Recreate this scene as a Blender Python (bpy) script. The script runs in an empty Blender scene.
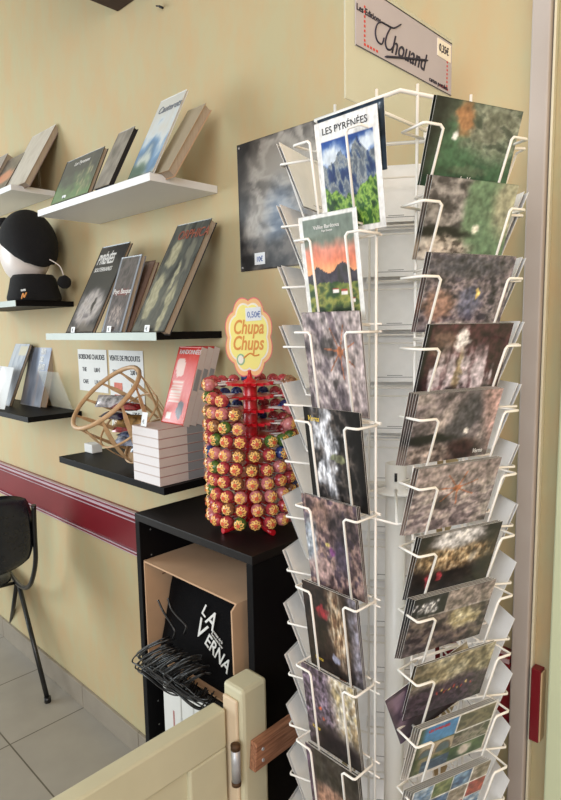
import bpy, bmesh, math, random
from mathutils import Vector, Matrix, noise

random.seed(5)
S = bpy.context.scene
COL = S.collection
S.view_settings.view_transform = 'Standard'
S.view_settings.look = 'None'
S.view_settings.exposure = 0.0

# ------------------------------------------------------------------ camera
F_PX, YAW, PITCH, ROLL = 593.3, .7729, .1232, .0171
CAM = Vector((0, -1.026, 1.5))
_f = Vector((-math.sin(YAW)*math.cos(PITCH), math.cos(YAW)*math.cos(PITCH), -math.sin(PITCH)))
_r = Vector((math.cos(YAW), math.sin(YAW), 0))
_d = _f.cross(_r)
_r2 = _r*math.cos(ROLL) + _d*math.sin(ROLL)
_d2 = -_r*math.sin(ROLL) + _d*math.cos(ROLL)
cd = bpy.data.cameras.new('camera'); cam = bpy.data.objects.new('camera', cd); COL.objects.link(cam)
cd.sensor_fit = 'VERTICAL'; cd.sensor_height = 36; cd.lens = 36*F_PX/800; cd.clip_start = .02
M = Matrix((_r2, -_d2, -_f)).transposed().to_4x4(); M.translation = CAM
cam.matrix_world = M
S.camera = cam

def ray(x, y): return _r2*((x-280.5)/F_PX) + _d2*((y-400)/F_PX) + _f
def at_x(x, y, X): r = ray(x, y); return CAM + r*((X-CAM.x)/r.x)
def at_y(x, y, Y): r = ray(x, y); return CAM + r*((Y-CAM.y)/r.y)
def at_z(x, y, Z): r = ray(x, y); return CAM + r*((Z-CAM.z)/r.z)

# ------------------------------------------------------------------ materials
def lin(c):
    return tuple(((v/255)/12.92 if v/255 <= .04045 else ((v/255+.055)/1.055)**2.4) for v in c)
def mat(name, rgb, rough=.5, var=0.0, scale=20, metal=0, bump=0, coat=0, stretch=(1, 1, 1), rgb2=None, spec=.5):
    m = bpy.data.materials.new(name); m.use_nodes = True
    nt = m.node_tree; b = nt.nodes['Principled BSDF']
    c = lin(rgb)
    b.inputs['Roughness'].default_value = rough
    b.inputs['Metallic'].default_value = metal
    b.inputs['Coat Weight'].default_value = coat
    b.inputs['Specular IOR Level'].default_value = spec
    tc = nt.nodes.new('ShaderNodeTexCoord'); mp = nt.nodes.new('ShaderNodeMapping')
    mp.inputs['Scale'].default_value = stretch
    nt.links.new(tc.outputs['Object'], mp.inputs[0])
    n = nt.nodes.new('ShaderNodeTexNoise'); n.inputs['Scale'].default_value = scale; n.inputs['Detail'].default_value = 5
    nt.links.new(mp.outputs[0], n.inputs[0])
    r = nt.nodes.new('ShaderNodeValToRGB')
    c2 = lin(rgb2) if rgb2 else tuple(v*(1-var) for v in c)
    c1 = c if rgb2 else tuple(min(1, v*(1+var*.6)) for v in c)
    r.color_ramp.elements[0].color = (*c2, 1); r.color_ramp.elements[1].color = (*c1, 1)
    r.color_ramp.elements[0].position = .32; r.color_ramp.elements[1].position = .68
    nt.links.new(n.outputs[0], r.inputs[0]); nt.links.new(r.outputs[0], b.inputs['Base Color'])
    if bump:
        bp = nt.nodes.new('ShaderNodeBump'); bp.inputs['Strength'].default_value = bump; bp.inputs['Distance'].default_value = .003
        nt.links.new(n.outputs[0], bp.inputs['Height']); nt.links.new(bp.outputs[0], b.inputs['Normal'])
    return m
def picmat(name, rough):
    m = bpy.data.materials.new(name); m.use_nodes = True
    nt = m.node_tree; b = nt.nodes['Principled BSDF']; b.inputs['Roughness'].default_value = rough
    a = nt.nodes.new('ShaderNodeAttribute'); a.attribute_name = 'Col'
    nt.links.new(a.outputs['Color'], b.inputs['Base Color'])
    return m
PIC = picmat('printed_gloss', .28)
PICM = picmat('printed_matte', .5)
PAPER = mat('white_paper', (222, 222, 220), .7, .03)
REV = mat('card_reverse', (246, 247, 248), .75, .03, 60)
PAGES = mat('page_block', (176, 160, 142), .85, .12, 400, stretch=(1, 1, .05))
INK = mat('black_ink', (30, 30, 36), .6)
GREY_INK = mat('grey_ink', (140, 140, 145), .6)
WIRE = mat('white_wire', (240, 238, 233), .35, .03, 8)
WHITE_L = mat('white_laminate', (225, 226, 228), .4, .02, 5)
BLACK_L = mat('black_laminate', (14, 13, 15), .5, .2, 30, stretch=(1, 12, 12), bump=.03, spec=.12)
BLACK_W = mat('black_wood', (20, 16, 17), .45, .3, 30, stretch=(8, 1, 1), bump=.05, spec=.3)
SHEEN = mat('window_sheen', (150, 160, 148), .4, .04)
CREAM = mat('cream_paint', (200, 196, 168), .42, .05, 9, bump=.15)
CREAMD = mat('cream_worn', (214, 194, 166), .5, .06, 14)
RED = mat('red_paint', (122, 22, 34), .32, .1, 6)
RAILHL = mat('rail_highlight', (190, 168, 178), .3, .1, 10)
GREEN_P = mat('pale_green_paint', (205, 214, 180), .5, .03, 4)
TRIMG = mat('grey_trim', (182, 174, 168), .5, .03, 4)
WOODB = mat('brown_wood', (180, 128, 98), .5, 0, 16, stretch=(14, 1, 14), rgb2=(124, 82, 60), bump=.2)
TABLEW = mat('table_wood', (140, 92, 62), .5, 0, 14, stretch=(1, 12, 12), rgb2=(96, 60, 42), bump=.1)
BEAMW = mat('dark_beam', (52, 30, 24), .6, .3, 12, stretch=(12, 1, 1))
CARD = mat('cardboard', (196, 160, 128), .8, .07, 12, bump=.08)
CARDI = mat('cardboard_inner', (170, 128, 96), .8, .08, 12)
BAG = mat('black_cloth', (12, 11, 13), .95, .3, 300, bump=.3, spec=.1)
CORD = mat('black_cord', (14, 14, 17), .35, .2, 60, spec=.7)
METAL = mat('old_steel', (186, 188, 192), .4, .15, 60, metal=.4)
RUST = mat('rusty_pin', (96, 70, 48), .6, .4, 60, metal=.5)
RATTAN = mat('pale_rattan', (196, 160, 120), .5, .14, 60)
REDP = mat('red_plastic', (206, 22, 36), .3, .05, 5, coat=.4)
VINYL = mat('black_vinyl', (30, 36, 46), .26, .15, 40, spec=.6, bump=.02)
TUBE = mat('black_tube', (18, 18, 20), .3, spec=.6)
FELT = mat('black_knit', (14, 13, 17), .95, .3, 300, bump=.6)
FOAM = mat('satin_white', (232, 222, 216), .35, .06, 7)
STICK = mat('stick_white', (228, 220, 216), .5)
SILVER = mat('label_white', (232, 236, 240), .5)
ORANGE = mat('orange_print', (226, 150, 70), .6)
PEACH = mat('peach_print', (246, 196, 136), .6)
YEL = mat('yellow_print', (250, 238, 138), .55)
ROSE = mat('rose_edge', (226, 104, 110), .5)
NEARW = mat('offwhite_print', (246, 240, 226), .6)
REDPR = mat('red_print', (206, 62, 52), .5)
BLUEP = mat('blue_pen', (60, 96, 170), .6)
GOLDT = mat('gold_lettering', (232, 200, 80), .5)
PALE = mat('pale_lettering', (226, 226, 224), .5)
RUSTT = mat('rust_lettering', (150, 84, 66), .5)
WRAP = {k: mat('wrapper_'+k, c, .25, .25, 140, coat=.5, rgb2=c2) for k, c, c2 in (
    ('red', (206, 84, 88), (150, 40, 52)), ('pink', (226, 150, 146), (186, 96, 104)), ('blue', (70, 86, 150), (34, 44, 96)),
    ('green', (104, 136, 60), (52, 88, 40)), ('brown', (170, 120, 84), (110, 66, 48)))}
FLOWER = mat('flower_logo', (250, 214, 120), .35, rgb2=(232, 160, 84), scale=260); FLOWERC = mat('flower_centre', (216, 96, 64), .4)

def glass(name, rgb, alpha):
    m = bpy.data.materials.new(name); m.use_nodes = True; nt = m.node_tree; nt.nodes.clear()
    o = nt.nodes.new('ShaderNodeOutputMaterial'); mx = nt.nodes.new('ShaderNodeMixShader'); mx.inputs[0].default_value = alpha
    t = nt.nodes.new('ShaderNodeBsdfTransparent'); p = nt.nodes.new('ShaderNodeBsdfPrincipled')
    p.inputs['Base Color'].default_value = (*lin(rgb), 1); p.inputs['Roughness'].default_value = .12
    nt.links.new(t.outputs[0], mx.inputs[1]); nt.links.new(p.outputs[0], mx.inputs[2]); nt.links.new(mx.outputs[0], o.inputs[0])
    return m
ACRYL = glass('frosted_acrylic', (216, 218, 200), .5)
CLEAR = glass('clear_acrylic', (225, 228, 220), .22)

def wall_mat():
    m = mat('sponged_wall', (194, 175, 136), .75, 0, 3.2, bump=.0, rgb2=(184, 169, 132), stretch=(1, 1, .7))
    nt = m.node_tree; b = nt.nodes['Principled BSDF']
    tc = nt.nodes.new('ShaderNodeTexCoord'); mp = nt.nodes.new('ShaderNodeMapping'); mp.inputs['Scale'].default_value = (4, 4, 1.8)
    n = nt.nodes.new('ShaderNodeTexNoise'); n.inputs['Scale'].default_value = 3; n.inputs['Detail'].default_value = 8; n.inputs['Roughness'].default_value = .65
    nt.links.new(tc.outputs['Object'], mp.inputs[0]); nt.links.new(mp.outputs[0], n.inputs[0])
    r = nt.nodes.new('ShaderNodeValToRGB')
    r.color_ramp.elements[0].color = (*lin((199, 166, 122)), 1); r.color_ramp.elements[0].position = .36
    r.color_ramp.elements[1].color = (*lin((184, 180, 142)), 1); r.color_ramp.elements[1].position = .62
    nt.links.new(n.outputs[0], r.inputs[0])
    old = b.inputs['Base Color'].links[0].from_socket
    mx = nt.nodes.new('ShaderNodeMix'); mx.data_type = 'RGBA'; mx.inputs[0].default_value = .5
    nt.links.new(old, mx.inputs[6]); nt.links.new(r.outputs[0], mx.inputs[7])
    nt.links.new(mx.outputs[2], b.inputs['Base Color'])
    return m
WALL = wall_mat()
def floor_mat():
    m = bpy.data.materials.new('beige_floor_tiles'); m.use_nodes = True; nt = m.node_tree; b = nt.nodes['Principled BSDF']
    b.inputs['Roughness'].default_value = .35
    tc = nt.nodes.new('ShaderNodeTexCoord'); mp = nt.nodes.new('ShaderNodeMapping'); mp.inputs['Location'].default_value = (2.12+.405*4, .30+.405*6, 0)
    br = nt.nodes.new('ShaderNodeTexBrick'); br.offset = 0; br.inputs['Scale'].default_value = 1
    br.inputs['Brick Width'].default_value = .405; br.inputs['Row Height'].default_value = .405
    br.inputs['Mortar Size'].default_value = .0028; br.inputs['Mortar Smooth'].default_value = .2
    br.inputs['Color1'].default_value = (*lin((168, 161, 150)), 1); br.inputs['Color2'].default_value = (*lin((161, 154, 143)), 1)
    br.inputs['Mortar'].default_value = (*lin((96, 88, 76)), 1)
    n = nt.nodes.new('ShaderNodeTexNoise'); n.inputs['Scale'].default_value = 8; n.inputs['Detail'].default_value = 6
    mx = nt.nodes.new('ShaderNodeMix'); mx.data_type = 'RGBA'; mx.blend_type = 'MULTIPLY'; mx.inputs[0].default_value = .25
    nt.links.new(tc.outputs['Object'], mp.inputs[0]); nt.links.new(mp.outputs[0], br.inputs[0]); nt.links.new(tc.outputs['Object'], n.inputs[0])
    nt.links.new(br.outputs[0], mx.inputs[6]); nt.links.new(n.outputs[0], mx.inputs[7]); nt.links.new(mx.outputs[2], b.inputs['Base Color'])
    return m
FLOOR = floor_mat()
TILE = mat('beige_base_tile', (148, 138, 124), .45, .08, 12)

# ------------------------------------------------------------------ mesh helpers
def bm_new(): return bmesh.new()
def box(bm, a, b, mi=0):
    x0, y0, z0 = a; x1, y1, z1 = b
    v = [bm.verts.new(p) for p in ((x0, y0, z0), (x1, y0, z0), (x1, y1, z0), (x0, y1, z0), (x0, y0, z1), (x1, y0, z1), (x1, y1, z1), (x0, y1, z1))]
    for f in ((3, 2, 1, 0), (4, 5, 6, 7), (0, 1, 5, 4), (1, 2, 6, 5), (2, 3, 7, 6), (3, 0, 4, 7)):
        bm.faces.new([v[i] for i in f]).material_index = mi
    return bm
def hexa(bm, p, mi=0, mis=None):
    """eight corners: 0-3 front (BL BR TR TL), 4-7 back in the same order"""
    v = [bm.verts.new(q) for q in p]
    for k, f in enumerate(((0, 1, 2, 3), (5, 4, 7, 6), (1, 5, 6, 2), (4, 0, 3, 7), (3, 2, 6, 7), (4, 5, 1, 0))):
        fc = bm.faces.new([v[i] for i in f]); fc.material_index = mis[k] if mis else mi
    return bm
def tube(bm, pts, r, seg=7, closed=False, mi=0):
    pts = [Vector(p) for p in pts]; n = len(pts); rings = []
    up = None
    rr = r if isinstance(r, (list, tuple)) else [r]*n
    for i, p in enumerate(pts):
        if closed: t = (pts[(i+1) % n]-pts[i-1]).normalized()
        else:
            a = (p-pts[i-1]).normalized() if i else (pts[1]-p).normalized()
            b = (pts[i+1]-p).normalized() if i < n-1 else a
            t = (a+b)
            t = t.normalized() if t.length > 1e-6 else a
        if up is None: up = t.orthogonal().normalized()
        up = (up - t*up.dot(t))
        up = up.normalized() if up.length > 1e-6 else t.orthogonal().normalized()
        s = t.cross(up)
        rings.append([bm.verts.new(p + (up*math.cos(k*2*math.pi/seg) + s*math.sin(k*2*math.pi/seg))*rr[i]) for k in range(seg)])
    m = n if closed else n-1
    for i in range(m):
        A, B = rings[i], rings[(i+1) % n]
        for k in range(seg):
            f = bm.faces.new((A[k], A[(k+1) % seg], B[(k+1) % seg], B[k])); f.smooth = True; f.material_index = mi
    if not closed:
        bm.faces.new(rings[0][::-1]).material_index = mi; bm.faces.new(rings[-1]).material_index = mi
    return bm
def lathe(bm, prof, c=(0, 0, 0), seg=24, mi=0, sx=1, sy=1):
    """prof: list of (radius, z)"""
    c = Vector(c); R = []
    for r, z in prof:
        R.append([bm.verts.new(c+Vector((r*sx*math.cos(2*math.pi*k/seg), r*sy*math.sin(2*math.pi*k/seg), z))) for k in range(seg)])
    for a, b in zip(R, R[1:]):
        for k in range(seg):
            f = bm.faces.new((a[k], a[(k+1) % seg], b[(k+1) % seg], b[k])); f.smooth = True; f.material_index = mi
    bm.faces.new(R[0][::-1]); bm.faces.new(R[-1])
    return bm
def fine(pts, n=6):
    """Catmull-Rom smoothing of a path"""
    P = [Vector(p) for p in pts]; P = [P[0]]+P+[P[-1]]; out = []
    for i in range(1, len(P)-2):
        for k in range(n):
            t = k/n; a, b, c, d = P[i-1], P[i], P[i+1], P[i+2]
            out.append(.5*((2*b)+(c-a)*t+(2*a-5*b+4*c-d)*t*t+(3*b-a-3*c+d)*t**3))
    return out+[P[-2]]

BASE = {}
def tag(o, label, cat, group=None, kind=None):
    if label: o['label'] = label
    if cat: o['category'] = cat
    if group: o['group'] = group
    if kind: o['kind'] = kind
    return o
def thing(name, label, cat, loc, group=None):
    o = bpy.data.objects.new(name, None); COL.objects.link(o); o.location = loc; o.empty_display_size = .05
    BASE[o.name] = Vector(loc)
    return tag(o, label, cat, group)
def obj(name, bm, mats, parent=None, bevel=0, base=None, smooth=False):
    me = bpy.data.meshes.new(name)
    loc = BASE[parent.name] if parent is not None else Vector(base) if base is not None else None
    if loc is None:
        bm.verts.ensure_lookup_table()
        xs = [v.co for v in bm.verts]
        loc = Vector(((min(v.x for v in xs)+max(v.x for v in xs))/2, (min(v.y for v in xs)+max(v.y for v in xs))/2, min(v.z for v in xs)))
    bmesh.ops.recalc_face_normals(bm, faces=bm.faces)
    bmesh.ops.translate(bm, verts=bm.verts, vec=-loc)
    bm.to_mesh(me); bm.free()
    for m in (mats if isinstance(mats, (list, tuple)) else [mats]): me.materials.append(m)
    if smooth:
        for p in me.polygons: p.use_smooth = True
    o = bpy.data.objects.new(name, me); COL.objects.link(o)
    if parent is not None:
        o.parent = parent; BASE[o.name] = loc
    else:
        o.location = loc; BASE[o.name] = loc
    if bevel:
        b = o.modifiers.new('bevel', 'BEVEL'); b.width = bevel; b.segments = 2; b.limit_method = 'ANGLE'
    return o
def struct(name, bm, mats, parent=None, bevel=0):
    o = obj(name, bm, mats, parent, bevel)
    o['kind'] = 'structure'
    return o

def text(name, s, size, org, xd, yd, m, parent, align='LEFT', shear=0, sx=1, depth=.0004, bold=0, base=None):
    cu = bpy.data.curves.new('t', 'FONT'); cu.body = s; cu.size = size; cu.align_x = align; cu.shear = shear; cu.extrude = depth; cu.offset = bold
    cu.resolution_u = 3
    t = bpy.data.objects.new('t', cu); COL.objects.link(t)
    bpy.context.view_layer.update()
    me = bpy.data.meshes.new_from_object(t.evaluated_get(bpy.context.evaluated_depsgraph_get()))
    bpy.data.objects.remove(t); bpy.data.curves.remove(cu)
    xd = Vector(xd).normalized(); yd = Vector(yd).normalized(); zd = xd.cross(yd)
    Mx = Matrix((xd*sx, yd, zd)).transposed().to_4x4()
    loc = BASE[parent.name]
    Mx.translation = Vector(org)-loc
    me.transform(Mx); me.name = name
    me.materials.clear(); me.materials.append(m)
    o = bpy.data.objects.new(name, me); COL.objects.link(o); o.parent = parent; BASE[o.name] = loc
    return o

# ------------------------------------------------------------------ painting
def N(u, v, s, seed=0, o=4):
    return noise.fractal(Vector((u*s, v*s, seed*7.31)), 1.0, 2.0, o)
def mixc(a, b, t):
    t = max(0, min(1, t)); return tuple(a[i]+(b[i]-a[i])*t for i in range(3))
def pal(t, cols):
    t = max(0, min(.9999, t))*(len(cols)-1); i = int(t); return mixc(cols[i], cols[i+1], t-i)
def sst(a, b, x):
    t = max(0, min(1, (x-a)/(b-a))); return t*t*(3-2*t)
def blob(u, v, cu, cv, ru, rv, soft=.4):
    u += .035*N(u, v, 9, 300, 4); v += .035*N(u, v, 9, 301, 4)
    d = math.sqrt(((u-cu)/ru)**2+((v-cv)/rv)**2); return 1-sst(1-soft, 1+soft, d)

GRAIN = [.0]
def grain_haze(paint, k=.3):
    def f(u, v):
        c = paint(u, v); l_ = .3*c[0]+.6*c[1]+.1*c[2]; c = mixc(c, (l_, l_, l_*1.02), .12 if k < .2 else .22); g = 1+k*N(u, v*.75, 15, 310, 6)+.35*k*N(u*.75, v, 7, 311, 3)+.7*k*noise.noise(Vector((u*34, v*26, 5.5)))  # colours greyed to paint in gloss haze, then print grain on top
        return tuple(x*g for x in c)
    return f

def slab(name, fBL, fBR, fTR, fTL, thick, paint, parent=None, nu=40, nv=56, side=(0, 0, 0), mats=None, base=None, bend=0, normal=None):
    """flat printed thing: painted front face, paper sides and back.  mats: front, side, back"""
    BL, BR, TR, TL = [Vector(p) for p in (fBL, fBR, fTR, fTL)]
    n = (BR-BL).cross(TL-BL).normalized()      # faces the reader
    bm = bmesh.new(); cl = bm.loops.layers.float_color.new('Col')
    def P(u, v, k=0):
        p = (BL*(1-u)+BR*u)*(1-v)+(TL*(1-u)+TR*u)*v
        return p + n*(bend*math.sin(v*math.pi)*1.0) - n*k
    g = [[bm.verts.new(P(i/nu, j/nv)) for i in range(nu+1)] for j in range(nv+1)]
    cols = {}
    for j in range(nv+1):
        for i in range(nu+1):
            cols[g[j][i]] = (*lin(tuple(max(0, min(255, c)) for c in paint(i/nu, j/nv))), 1) if paint else (1, 1, 1, 1)
    for j in range(nv):
        for i in range(nu):
            f = bm.faces.new((g[j][i], g[j][i+1], g[j+1][i+1], g[j+1][i])); f.material_index = 0; f.smooth = True
            for l in f.loops: l[cl] = cols[l.vert]
    js = [0, nv//3, 2*nv//3, nv]
    bk = [[bm.verts.new(P(u, j/nv, thick)) for u in (0, 1)] for j in js]
    for a in range(3):
        f = bm.faces.new((bk[a][1], bk[a][0], bk[a+1][0], bk[a+1][1])); f.material_index = 2
        bm.faces.new([g[j][0] for j in range(js[a+1], js[a]-1, -1)]+[bk[a][0], bk[a+1][0]]).material_index = side[0]+1 if side[0] else 1
        bm.faces.new([g[j][nu] for j in range(js[a], js[a+1]+1)]+[bk[a+1][1], bk[a][1]]).material_index = 1
    bm.faces.new([g[nv][i] for i in range(nu, -1, -1)]+[bk[3][0], bk[3][1]]).material_index = 1
    bm.faces.new([g[0][i] for i in range(nu+1)]+[bk[0][1], bk[0][0]]).material_index = 1
    me = bpy.data.meshes.new(name)
    loc = BASE[parent.name] if parent is not None else Vector(base) if base is not None else (BL+BR)/2
    bmesh.ops.translate(bm, verts=bm.verts, vec=-loc)
    bm.to_mesh(me); bm.free()
    for m in (mats or (PIC, PAPER, REV)): me.materials.append(m)
    o = bpy.data.objects.new(name, me); COL.objects.link(o)
    BASE[o.name] = loc
    if parent is not None: o.parent = parent
    else: o.location = loc
    return o

ORD = ['topmost', 'second', 'third', 'fourth', 'fifth', 'sixth', 'seventh', 'eighth', 'ninth', 'tenth', 'eleventh', 'twelfth', 'lowest']

# ================================================================== SETTING
bm = bm_new(); box(bm, (-5.5, -5, -.05), (1.6, .02, 0)); struct('floor', bm, FLOOR)
fl = bpy.data.objects['floor']
fl.data.transform(Matrix.Translation(fl.location)); fl.location = (0, 0, 0)
bm = bm_new(); box(bm, (-5.5, 0, 0), (1.6, .12, 3.05)); struct('wall_back', bm, WALL)
bm = bm_new(); box(bm, (-5.5, -5, 3.05), (1.6, .12, 3.12)); struct('ceiling', bm, mat('ceiling_paint', (226, 220, 204), .8))
bm = bm_new(); box(bm, (-1.644, -2.6, 2.43), (-1.34, -.0005, 3.04)); struct('trim_1', bm, BEAMW, bevel=.004)
# tiled baseboard: one band with tile joints
bm = bm_new()
x = -5.35
while x < -.42:
    x1 = min(x+.405-.002, -.42)
    # joints fall on the floor joints at -2.12
    box(bm, (x, -.012, 0), (x1, -.0005, .093)); x += .405
struct('baseboard_back', bm, TILE, bevel=.0015)
bpy.data.objects['baseboard_back'].location.x += (-2.12-(-5.35+8*.405)) % .405 - .405
# dado rail with moulded lips; the pale lines are painted highlights
def rail(name, x0, x1, kind=True):
    bm = bm_new()
    box(bm, (x0, -.012, .759), (x1, -.0005, .904))
    for z, h, d, mi in ((.876, .024, .022, 0), (.864, .010, .017, 0), (.752, .013, .017, 0), (.8975, .0030, .0235, 1), (.883, .0080, .0250, 1), (.8665, .0026, .0195, 1), (.7612, .0036, .0195, 1), (.7515, .0024, .0190, 1)):
        box(bm, (x0, -d, z+.004), (x1, -.012, z+.004+h), mi)
    return struct(name, bm, [RED, RAILHL])
rail('trim_2', -5.5, -.412)
# pale upright pipe casing, stub of the rail and the green door frame
bm = bm_new(); box(bm, (-.411, -.020, 0), (-.381, -.0005, 3.04)); struct('trim_3', bm, TRIMG, bevel=.003)
bm = bm_new(); box(bm, (-.379, -.012, 0), (-.375, -.0005, 3.04)); struct('trim_4', bm, mat('pale_edge', (226, 220, 196), .5), bevel=.001)
bm = bm_new(); box(bm, (-.374, -.020, .757), (-.3575, -.0005, .894)); box(bm, (-.3575, -.020, .760), (-.3545, -.0005, .891), 1)
struct('trim_5', bm, [RED, mat('bare_wood', (206, 178, 140), .6)], bevel=.003)
bm = bm_new(); box(bm, (-.342, -.028, 0), (.5, -.0005, 2.2)); box(bm, (-.30, -.034, .1), (.46, -.028, 2.1))
struct('door_1', bm, GREEN_P, bevel=.003)

bm = bm_new(); p = at_y(163, 8, 0)
tube(bm, [p+Vector((0, 0, 0)), p+Vector((0, -.012, 0))], .003); tube(bm, fine([p+Vector((-.014, -.012, .006)), p+Vector((0, -.012, 0)), p+Vector((.012, -.012, -.008))]), .002)
tag(obj('wall_hook', bm, INK), 'small dark bent nail high on the wall near the ceiling beam', 'nail')

# ================================================================== SHELVES
def shelf(x0, x1, ztop, depth, label, white=False, strip=False, th=.019):
    t = thing('wall_shelf', label, 'shelf', ((x0+x1)/2, 0, ztop-th), 'floating shelves on the wall')
    bm = bm_new(); box(bm, (x0, -depth, ztop-th), (x1, -.0008, ztop-.0005)); obj('board', bm, WHITE_L if white else BLACK_L, t, .0008)
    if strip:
        bm = bm_new(); box(bm, (x0, -depth-.0015, ztop-th-.001), (x1, -depth, ztop-.0003)); tag(obj('sheen_strip', bm, SHEEN, t), 'window sheen painted grey-green along the front edge', None)  # window reflection on the black edge, painted as a pale strip
    return t
ZU, ZM, ZL = 1.862, 1.4915, 1.117
shelf(-1.815, -1.213, ZU, .205, 'white floating shelf holding three leaning books, highest over the beige wall', True)
shelf(-1.81, -1.213, ZM, .205, 'black floating shelf with painted window sheen under the three dark cave books', strip=True)
shelf(-1.735, -1.181, ZL, .224, 'black floating shelf carrying the wooden basket and stacked guide books')
shelf(-2.73, -2.111, 1.997, .158, 'white floating shelf cut by the picture edge with pale leaning book', True)
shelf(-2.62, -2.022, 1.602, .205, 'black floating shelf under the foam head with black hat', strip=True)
shelf(-2.62, -2.010, 1.208, .197, 'black floating shelf with two grey leaning guide books')

# ================================================================== BOOKS
def book(name, label, cat, BL, BR, TR, paint, thick, group=None, plane=None, pages=PAGES, cover_back=INK, nu=30, nv=40, gloss=PIC, floory=None, soft=False, yoff=0, skew=0):
    if floory is not None:
        a = at_y(*BL, floory[0]); b = at_y(*BR, floory[0]); a.z = b.z = floory[1]
    else: a = at_z(*BL, plane); b = at_z(*BR, plane)
    a = Vector(a); b = Vector(b)
    b.y = a.y = (a.y+b.y)/2 if abs(a.y-b.y) < .03 else a.y
    d = (b-a).normalized(); r = ray(*TR); s = ((b-CAM).dot(d)+skew)/(r.dot(d)); tr = CAM+r*s
    tl = tr+(a-b)
    for q in (a, b): q.z += .0008
    n = (b-a).cross(tl-a).normalized()
    # cover (thin), page block, back cover
    t = thing(name, label, cat, (a+b)/2, group)
    slab('front_cover', a, b, tr, tl, .0012, paint, t, nu, nv, mats=(gloss, cover_back, PAPER))
    up = (tl-a).normalized(); dx = d
    e = .0 if soft else .003
    A, B, T1, T0 = [q-n*.0013 for q in (a+up*e+dx*0, b+up*e-dx*e, tr-up*e-dx*e, tl-up*e)]
    bm = bm_new(); hexa(bm, [A, B, T1, T0]+[q-n*(thick-.003) for q in (A, B, T1, T0)]); obj('page_block', bm, pages, t)
    k = n*(thick-.0014)
    bm = bm_new(); hexa(bm, [q-k for q in (a, b, tr, tl)]+[q-k-n*.0012 for q in (a, b, tr, tl)]); obj('back_cover', bm, cover_back, t)
    t['_n'] = 0
    del t['_n']
    return t, a, b, tr, tl, n, up, d

def pt_grass(u, v):
    n = N(u, v, 6, 1); c = pal(v*1.1+n*.3, [(98, 132, 92), (92, 120, 84), (70, 82, 74), (58, 62, 62), (64, 68, 70)])
    w = blob(u, v, .72, .42, .2, .45)*max(0, N(u*3, v*.6, 9, 2)*1.4); return mixc(c, (168, 164, 128), w)
def pt_grey(u, v):
    return pal(.5+N(u, v, 4, 3)*.6, [(96, 94, 90), (132, 126, 120), (156, 150, 142)])
def pt_snow(u, v):
    c = pal(v+N(u, v, 3, 5)*.35, [(190, 200, 196), (96, 128, 160), (110, 150, 190), (206, 216, 222), (206, 208, 204), (206, 208, 204)])
    return mixc(c, (70, 100, 90), blob(u, v, .2, .05, .4, .12))
def pt_spread(u, v):
    c = pal(.5+N(u, v, 5, 8)*.5, [(24, 24, 28), (34, 34, 38)])
    g = blob(u+N(u, v, 8, 4)*.1, v, .5, .27, .45, .2, .3); c = mixc(c, pal(.5+N(u, v, 14, 9)*.7, [(110, 104, 108), (186, 180, 178), (150, 140, 136)]), g)
    if blob(u, v, .62, .3, .05, .08, .3) > .4: c = (40, 36, 34)
    return mixc(c, (150, 140, 126), blob(u, v, .5, .03, .7, .06)*.5)
def pt_pays(u, v):
    if v < .02 or u < .07 or u > .9: return (134, 140, 150)
    c = pal(.5+N(u, v, 9, 11)*.7, [(40, 36, 38), (92, 84, 84), (60, 54, 54)])
    c = mixc(c, (176, 160, 152), blob(u, v, .5, .2, .3, .16)*(.5+N(u, v, 20, 12)))
    return mixc(c, (130, 60, 56), blob(u, v, .5, .52, .35, .04))
def pt_cave(u, v):
    c = pal(.5+N(u*1.4, v, 3.2, 13)*.9, [(44, 46, 46), (86, 90, 84), (66, 68, 66), (112, 112, 100)])
    for cu, cv, ru, rv in ((.3, .72, .16, .13), (.22, .33, .15, .2), (.62, .5, .05, .14), (.75, .2, .09, .22)):
        c = mixc(c, pal(.5+N(u, v, 20, 14), [(150, 146, 118), (196, 190, 156)]), blob(u+N(u, v, 10, 2)*.06, v, cu, cv, ru, rv, .2)*.8)
    return c
def pt_red(u, v):
    c = (204, 66, 54)
    if blob(u, v, .3, .74, .2, .12, .1) > .5: c = (222, 190, 178)
    if .1 < u < .62 and .28 < v < .56: c = (222, 206, 196) if (v*50) % 2 < 1 and u < .56 else (212, 130, 116)
    if blob(u, v, .68, .18, .14, .12, .1) > .5: c = (60, 56, 66)
    if .14 < u < .34 and .05 < v < .14: c = (226, 210, 200)
    if v > .93: c = (196, 52, 44)
    return mixc(c, (230, 180, 170), max(0, N(u, v, 12, 6))*.25)
def pt_pale(cols, seed, patch=None):
    def f(u, v):
        c = pal(.5+N(u, v*.6, 4, seed)*.8, cols)
        if patch and patch[0] < u < patch[1] and patch[2] < v < patch[3]: c = patch[4]
        return c
    return f

def price_tag(p, label, up=Vector((0, .2, 1)), w=.021, h=.017, xd=Vector((1, 0, 0))):
    up = up.normalized(); p = p+Vector((0, 0, .001))
    bm = bm_new(); q = xd.normalized()*w; n = q.cross(up).normalized()
    a = p-q/2; hexa(bm, [a, a+q, a+q+up*h, a+up*h]+[k-n*.0008 for k in (a, a+q, a+q+up*h, a+up*h)])
    bm2 = None
    t = thing('price_tag', label, 'price tag', p, 'price tags on the shelves')
    obj('card', bm, SILVER, t)
    text('lettering', '€', .013, a+q*.25+up*h*.2+n*.0006, xd, up, INK, t, depth=.0001)
    return t

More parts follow.
